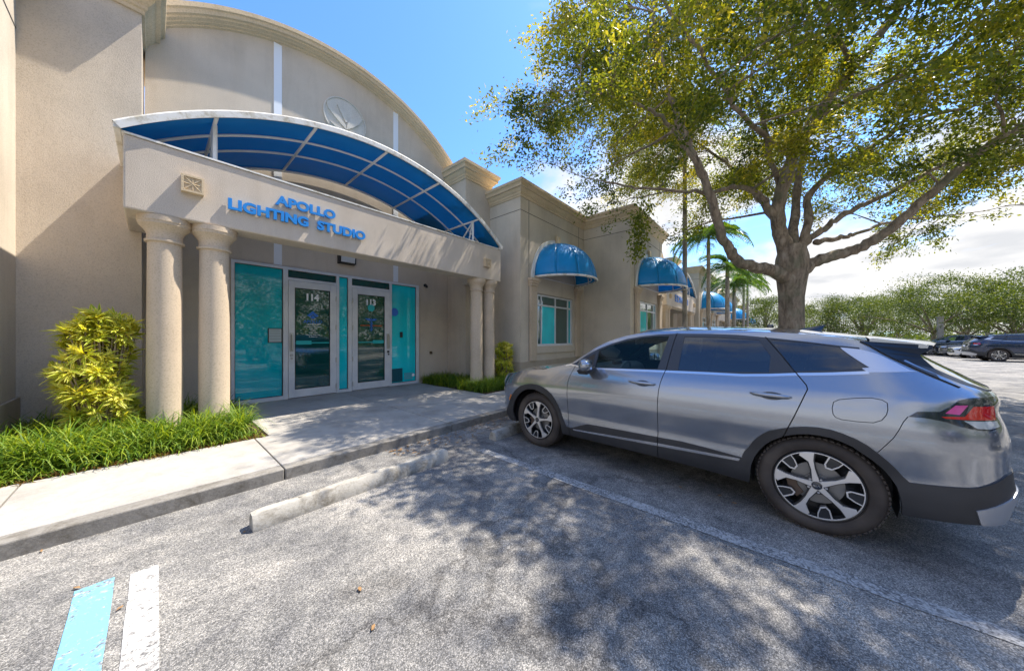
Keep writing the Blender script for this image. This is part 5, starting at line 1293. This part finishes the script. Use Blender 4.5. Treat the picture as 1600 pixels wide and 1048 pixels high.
# far wooded band and light ground strips
np.random.seed(5); cs = []
for i in range(300):
    u = random.uniform(1100, 2200); d = random.uniform(78, 100); p = at(u, 527, d); h = random.uniform(.8, 3.2); cs.append(np.array([p.x, p.y, 0]) + np.stack([np.random.normal(size=60) * 1.6, np.random.normal(size=60) * 1.6, np.abs(np.random.normal(size=60)) * .35 * h + random.random() * h * .6], 1))
cs = np.concatenate(cs); o = leafcards('distant_woods', cs, .75, .5, M_FARLEAF, np.clip(np.random.normal(.45, .22, len(cs)), 0, 1)); tag(o, kind='stuff')
for (u0, u1, d) in ((1240, 1660, 31), (1240, 2100, 48)):
    a, c = at(u0, 527, d), at(u1, 527, d * .86); b = MB(); w = 1.6
    dv = (c - a).normalized(); nv = Vector((-dv.y, dv.x, 0)) * w
    b.prism([((a - nv).x, (a - nv).y), ((c - nv).x, (c - nv).y), ((c + nv).x, (c + nv).y), ((a + nv).x, (a + nv).y)], 2, 0, .14); tag(b.build('grass_island', M_TURF), kind='structure')
# ================================================================== PALMS
def palm(u, d, h, r, label, seed, lean=0.0, nf=13, fl=1.9, proto=[None]):
    random.seed(seed); p = at(u, 527, d); e = empty('palm_tree', (p.x, p.y, 0)); tag(e, label, 'palm', 'slender palms along the facade')
    m = MB(); P = [Vector((p.x + lean * (i / 14) ** 2, p.y, h * i / 14)) for i in range(15)]; rr = [r * (1.5 if i == 0 else 1.15 - .25 * i / 14) * (1 + .03 * (i % 2)) for i in range(15)]
    m.tube(P, rr, 12); m.build('trunk', M_PALMBARK, e, smooth=True)
    m = MB(); m.tube([P[-1], P[-1] + Vector((0, 0, .35)), P[-1] + Vector((0, 0, .75))], [r * .95, r * .85, r * .3], 10); m.build('crownshaft', simple('palm_crownshaft', (0.16, 0.24, 0.07), .5), e, smooth=True)
    top = P[-1] + Vector((0, 0, .6))
    if proto[0] is None:
        # one feather frond pointing along +x
        V_ = []; F_ = []; rn = []
        rac = [(1.0 * t, 0, .55 * t - 1.15 * t * t) for t in [i / 14 for i in range(15)]]
        mm = MB(); mm.tube(rac, [.016 - .001 * i for i in range(15)], 4)
        V_ = list(mm.v); F_ = list(mm.f); rn = [.5] * len(V_)
        for i in range(1, 29):
            t = i / 29; x, z = t, .55 * t - 1.15 * t * t; ln = .36 * math.sin(math.pi * min(1, t * .9 + .12)) ** .6
            for s in (-1, 1):
                k = len(V_); dr = -.16 * ln - .1; w = .012 + .010 * math.sin(math.pi * t)
                V_ += [(x - w, 0, z), (x + w, 0, z), (x + ln * .35 + w * .8, s * ln * .55, z + .03 + random.uniform(-.02, .02)), (x + ln * .35 - w * .8, s * ln * .55, z + .03), (x + ln * .62, s * ln * .95, z + dr * .8)]
                F_ += [(k, k + 1, k + 2, k + 3), (k + 3, k + 2, k + 4)]; c = random.uniform(.2, .8); rn += [c] * 5
        me = bpy.data.meshes.new('frond'); me.from_pydata(V_, [], F_); at_ = me.attributes.new('rnd', 'FLOAT', 'POINT'); at_.data.foreach_set('value', rn); me.materials.append(M_PALMLEAF); me.update(); proto[0] = me
    for i in range(nf):
        o = bpy.data.objects.new('frond', proto[0]); COL.objects.link(o); o.parent = e; o.location = top - e.location
        s = fl * random.uniform(.72, .95); o.scale = (s, s, s); o.rotation_euler = (random.uniform(-.3, .3), random.uniform(-.75, .35), i * 2.4 + random.uniform(-.2, .2))
    m = MB()
    for k in range(60):
        a = random.uniform(0, 6.28); q = top + Vector((.16 * math.cos(a), .16 * math.sin(a), -.45)) + Vector((random.gauss(0, .07), random.gauss(0, .07), random.gauss(0, .12))); m.lathe([(.002, -.02), (.02, 0), (.002, .02)], tuple(q), 5)
    o = m.build('fruit_cluster', simple('palm_fruit', (0.45, 0.22, 0.02), .5), e); tag(o, kind='stuff')
palm(1070, 13.0, 9.6, .085, 'tallest pale palm trunk crossing the second awning', 1)
palm(1107, 16.5, 6.2, .095, 'palm with orange fruit whose trunk crosses the third awning', 2, fl=2.1)
palm(1136.5, 20.5, 5.5, .13, 'darker ringed palm trunk left of the fullest palm crown', 3, fl=2.1)
palm(1147, 23.5, 4.9, .12, 'palm standing close behind the dark ringed trunk, dense crown', 4, nf=17, fl=2.3)
palm(1162, 29.0, 6.6, .10, 'left one of the two thin distant palms with drooping crowns', 5, nf=15, fl=2.3)
palm(1168, 31.0, 6.7, .10, 'right one of the two thin distant palms with drooping crowns', 6, nf=15, fl=2.3)
b = MB(); b.box(11.9, 46, 2.35, 3.2, -.05, .13); tag(b.build('palm_strip_kerb', M_KERB, bevel=.02), kind='structure')
# ================================================================== PLANTS
def blades(name, spots, H, mat, label, cat, nb=34, wid=.011, brown=0.0, spread=.20, seed=1, tilt=1.0, group=None):
    rg = np.random.RandomState(seed); V_ = []; F_ = []; rn = []
    for (x, y, z, sc) in spots:
        tone = rg.uniform(-.12, .12)
        for k in range(nb):
            a = rg.uniform(0, 2 * math.pi); ln = H * sc * rg.uniform(.6, 1.15); th = rg.uniform(.1, .75) * tilt; bx, by = x + rg.normal() * .035, y + rg.normal() * .035
            w = wid * rg.uniform(.7, 1.2); ca, sa = math.cos(a), math.sin(a); k0 = len(V_); segs = 4; px_, pz_ = 0.0, 0.0; t = th * .35
            dead = rg.rand() < brown; c = rg.uniform(0, .09) if dead else min(1, max(.16, .60 + tone + rg.normal() * .22))
            if dead: t += .7; ln *= .6
            for j in range(segs + 1):
                f = j / segs; ww = w * (1 - f ** 2.2) * .5 + .0006
                V_ += [(bx + ca * px_ - sa * ww, by + sa * px_ + ca * ww, z + pz_), (bx + ca * px_ + sa * ww, by + sa * px_ - ca * ww, z + pz_)]
                rn += [c * (.8 + .25 * f) if not dead else c] * 2; st = ln / segs; px_ += st * math.sin(t); pz_ += st * math.cos(t); t += th * .8 + .22
            F_ += [(k0 + 2 * j, k0 + 2 * j + 1, k0 + 2 * j + 3, k0 + 2 * j + 2) for j in range(segs)]
    me = bpy.data.meshes.new(name); me.from_pydata(V_, [], F_); at_ = me.attributes.new('rnd', 'FLOAT', 'POINT'); at_.data.foreach_set('value', rn); me.materials.append(mat); me.update()
    o = bpy.data.objects.new(name, me); COL.objects.link(o); tag(o, label, cat, kind='stuff'); return o
rg = np.random.RandomState(4); sp = []; spb = []
def scatter(x0, x1, y0, y1, step, fn=lambda x, y: True, js=.5):
    out = []
    for x in np.arange(x0, x1, step):
        for y in np.arange(y0, y1, step):
            p = (x + rg.uniform(-js, js) * step, y + rg.uniform(-js, js) * step)
            if fn(*p): out.append(p)
    return out
clr = lambda x, y: all(math.hypot(x - c, y - 6.43) > .25 for c in (.105, .60, 5.905, 6.385)) 
lp = scatter(-3.2, .90, 5.66, 7.35, .125, lambda x, y: clr(x, y) and random.random() < .93 and not (x < -1.2 and y > 6.05) and not (y > 6.75 and x > .85))
blades('lily_turf', [(x, y, .09, (.85 if y < 5.75 else 1.0)) for x, y in lp], .56, M_GRASS, 'arching green lily turf filling the left planting bed under the two columns', 'ground cover', nb=42, wid=.013, seed=1)
fr_ = scatter(-3.2, 1.0, 5.50, 5.72, .06)
blades('dry_turf_edge', [(x, y, .09, .75) for x, y in fr_], .40, M_GRASS, 'brown dried blades along the front edge of the left planting bed', 'dry grass', nb=20, brown=.80, seed=2, tilt=1.4)
rp = scatter(5.42, 6.75, 7.0, 8.3, .13); blades('lily_turf', [(x, y, .09, .95) for x, y in rp if not (x > 6.35 and y > 7.4)], .44, M_GRASS, 'darker lily turf clump against the recessed wall right of the white frame', 'ground cover', nb=34, seed=3)
rp2 = scatter(5.40, 7.4, 5.72, 6.55, .13, clr); blades('lily_turf', [(x, y, .09, 1.0) for x, y in rp2], .46, M_GRASS, 'lily turf clump in front of the right pair of columns', 'ground cover', nb=36, seed=5)
rp3 = scatter(7.4, 11.4, 5.55, 6.05, .16); blades('lily_turf', [(x, y, .09, .9) for x, y in rp3], .42, M_GRASS, 'row of lily turf under the nearest awninged window, behind the bonnet', 'ground cover', nb=26, seed=6)
def rosette_shrub(name, x, y, w, d, h, n, label, seed, z0=.1, L=.17):
    rg = np.random.RandomState(seed); e = empty(name, (x, y, z0)); tag(e, label, 'shrub'); V_ = []; F_ = []; rn = []; st = MB()
    for i in range(n):
        for _ in range(20):
            u = rg.uniform(-1, 1); v = rg.uniform(-1, 1); q = rg.uniform(.05, 1.0)
            if rg.rand() < .75 and max(abs(u), abs(v)) < .55 and q < .85: continue
            if math.hypot(u, v) > 1.12: continue
            break
        bulge = .8 + .25 * math.sin(q * 5 + u * 2) + rg.normal() * .06
        c = np.array([x + u * w / 2 * bulge, y + v * d / 2 * bulge, z0 + h * q * (1 - .07 * (u * u))]); ax = np.array([u * .7, v * .7 - .15, .55 + .3 * q]) + rg.normal(size=3) * .25; ax /= np.linalg.norm(ax)
        b0 = np.array([x + u * .12, y + v * .12, z0 + h * q * .45]); st.tube([tuple(b0), tuple((b0 + c) / 2 + np.array([0, 0, -.03])), tuple(c)], [.011, .009, .006], 5, cap=False)
        t1 = np.cross(ax, [0, 0, 1.0]); t1 /= np.linalg.norm(t1) + 1e-9; t2 = np.cross(ax, t1); tone = rg.uniform(-.12, .15)
        for k in range(26):
            a = rg.uniform(0, 6.283); el = rg.uniform(.15, 1.35); ln = L * rg.uniform(.65, 1.15) * (1.0 if el > .5 else .8)
            hd = t1 * math.cos(a) + t2 * math.sin(a); sd = np.cross(hd, ax); p = c - ax * rg.uniform(0, .09); k0 = len(V_); ang = el; w_ = .0135 * rg.uniform(.8, 1.25)
            inner = 1.0 if el < .6 else 0.0
            for j in range(5):
                f = j / 4; ww = w_ * (math.sin(math.pi * (.15 + .85 * f)) * .95 + .06); nrm = hd * -math.cos(ang) + ax * math.sin(ang)
                V_ += [tuple(p - sd * ww), tuple(p + nrm * -.002), tuple(p + sd * ww)]
                g = .18 + .42 * inner + tone + rg.normal() * .05; mrg = .72 + tone + .12 * (1 - inner) + rg.normal() * .08; rn += [mrg, g, mrg]
                p = p + (hd * math.sin(ang) + ax * math.cos(ang)) * ln / 4; ang += .16
            F_ += [(k0 + 3 * j + s, k0 + 3 * j + s + 1, k0 + 3 * j + s + 4, k0 + 3 * j + s + 3) for j in range(4) for s in (0, 1)]
    off = np.array([x, y, z0]); V2 = [tuple(np.array(v) - off) for v in V_]
    me = bpy.data.meshes.new('foliage'); me.from_pydata(V2, [], F_); at_ = me.attributes.new('rnd', 'FLOAT', 'POINT'); at_.data.foreach_set('value', np.clip(rn, 0, 1).astype(np.float32)); me.materials.append(M_SHRUB); me.update()
    o = bpy.data.objects.new('foliage', me); COL.objects.link(o); o.parent = e; tag(o, kind='stuff'); st.build('stems', M_BARK, e); return e
rosette_shrub('variegated_shrub', -.43, 6.60, .68, .60, 1.70, 290, 'tall yellow variegated shrub in the left bed against the shaded wall', 8)
rosette_shrub('variegated_shrub', 7.10, 6.42, .62, .50, 1.22, 120, 'smaller yellow variegated shrub between the right columns and the window block', 9)
# ================================================================== FAR CARS
NAVY = carpaint('navy_paint', (0.012, 0.028, 0.075), .3); TEALP = carpaint('dark_blue_paint', (0.008, 0.03, 0.055), .3); GR2 = carpaint('mid_grey_paint', (0.16, 0.165, 0.175), .5); WHT = carpaint('white_car_paint', (0.72, 0.72, 0.70), 0)
def dirang(u, d, u2, d2):
    a, c = at(u, 527, d), at(u2, 527, d2); return math.atan2(c.y - a.y, c.x - a.x)
def farcar(nm, paint, u, d, heading, label, sc=(1, 1, 1)):
    p = at(u, 527, d); return paint_copy(car, nm, paint, (p.x, p.y, .005), heading, label, sc)
# heading 0 = nose towards +y; rows of bays face each other across the lot
hx = math.atan2(-R3.x, R3.y)      # nose pointing to image right
def carat(paint, u, d, dy, rz, label, sc):
    p = at(u, 527, d); return paint_copy(car, 'parked_car', paint, (p.x + .93, p.y + dy, .005), rz, label, sc)
carat(NAVY, 1563, 19.2, -1.45, math.pi, 'dark navy SUV at the right edge, red tail lamp at its left end', (1, 1.08, 1.08))
carat(WHT, 1489, 22.6, -2.28, 0, 'low white car nosing out behind the navy SUV tail', (1, .98, .78))
carat(GR2, 1470, 24.6, -2.28, 0, 'grey car between the white car and the dark blue SUV', (1, 1.0, .86))
carat(TEALP, 1455, 26.3, -1.42, 0, 'dark blue SUV farthest left of the distant cars, nose to the left', (1, 1.06, 1.06))
for i, (x, y, rz, pt) in enumerate([(-2.2, -7.5, .04, NAVY), (4.9, -7.6, -.03, TEALP)]):
    paint_copy(car, 'parked_car', pt, (x, y, .005), rz + math.pi, ('dark car mirrored low in the left door glass' if i == 0 else 'dark car mirrored low in the right door glass'))['group'] = 'reflected cars'
# small far lot: pale strips, lamp posts
for u, d, lab in ((1469, 27.0, 'square pale post standing left of the widest background tree trunk'), (1543, 40, 'thin pale post among the far trees')):
    p = at(u, 527, d); e = empty('lamp_post', (p.x, p.y, 0)); tag(e, lab, 'post'); m = MB(); m.box(p.x - .16, p.x + .16, p.y - .16, p.y + .16, 0, 3.2); m.build('post_shaft', M_CONC, e, bevel=.02); m = MB(); m.box(p.x - .2, p.x + .2, p.y - .2, p.y + .2, 3.2, 3.3); m.build('post_cap', M_CONC, e)
# fallen leaves on the asphalt
random.seed(9); lf = MB()
LM = simple('fallen_leaf', (0.30, 0.17, 0.07), .8)
def fleaf(x, y, s, lab=None):
    a = random.uniform(0, 6.28); m = MB(); P = [(0, -s * .5), (s * .2, -s * .1), (s * .17, s * .2), (0, s * .5), (-s * .17, s * .2), (-s * .2, -s * .1)]
    m.add([(p[0] * math.cos(a) - p[1] * math.sin(a), p[0] * math.sin(a) + p[1] * math.cos(a), .006 + (.006 if i % 2 else .0)) for i, p in enumerate(P)], [tuple(range(6))])
    o = m.build('fallen_leaf', LM, fix=False); o.location = (x, y, 0.002); tag(o, lab or 'small dry orange brown leaf lying on the asphalt', 'leaf', 'fallen leaves on the asphalt')
ZP = lambda u, v: (at(u, v, 1.5 * 485 / (v - 527)).x, at(u, v, 1.5 * 485 / (v - 527)).y)
for u, v, sz, lab in ((562, 922, .05, 'larger orange brown leaf alone in the middle of the empty bay'), (583, 982, .045, 'orange leaf nearest the bottom edge of the picture'),
        (120, 920, .04, 'orange leaf touching the upper corner of the pale blue line'), (187, 952, .035, 'small brown leaf between the pale blue line and the white line'),
        (65, 862, .035, 'small leaf at the foot of the kerb at the far left'), (382, 832, .035, 'yellowish leaf by the left end of the wheel stop'),
        (1063, 762, .04, 'dry leaf in the shade below the sill of the grey car, leftmost of three'), (1125, 775, .045, 'dry leaf below the car sill, middle one of three'), (1147, 787, .045, 'dry leaf below the car sill, the one nearest the rear tyre')):
    x, y = ZP(u, v); fleaf(x, y, sz, lab)
lt = MB()
for i in range(220):
    x = random.uniform(2.0, 5.0); y = 3.93 - abs(random.gauss(0, .22)); s_ = random.uniform(.012, .03); a = random.uniform(0, 6.28)
    lt.add([(x + s_ * math.cos(a + t), y + s_ * .5 * math.sin(a + t * 1.0), .008 + .006 * (k % 2)) for k, t in enumerate((0, 1.2, 3.14, 4.4))], [(0, 1, 2, 3)])
tag(lt.build('leaf_litter', LM, fix=False), 'dry leaf litter gathered along the foot of the kerb near the grey car', 'leaf litter', kind='stuff')
# woods closing the far side of the lot behind the viewpoint (reflected in the glass)
np.random.seed(6); cs = []
for i in range(260):
    x = random.uniform(-45, 60); y = random.uniform(-40, -30); h = random.uniform(1.5, 6.5); cs.append(np.array([x, y, 0]) + np.stack([np.random.normal(size=50) * 1.5, np.random.normal(size=50) * 1.5, np.random.rand(50) * h], 1))
cs = np.concatenate(cs); o = leafcards('roadside_hedge', cs, .6, .4, M_FARLEAF, np.clip(np.random.normal(.4, .2, len(cs)), 0, 1)); tag(o, kind='stuff')
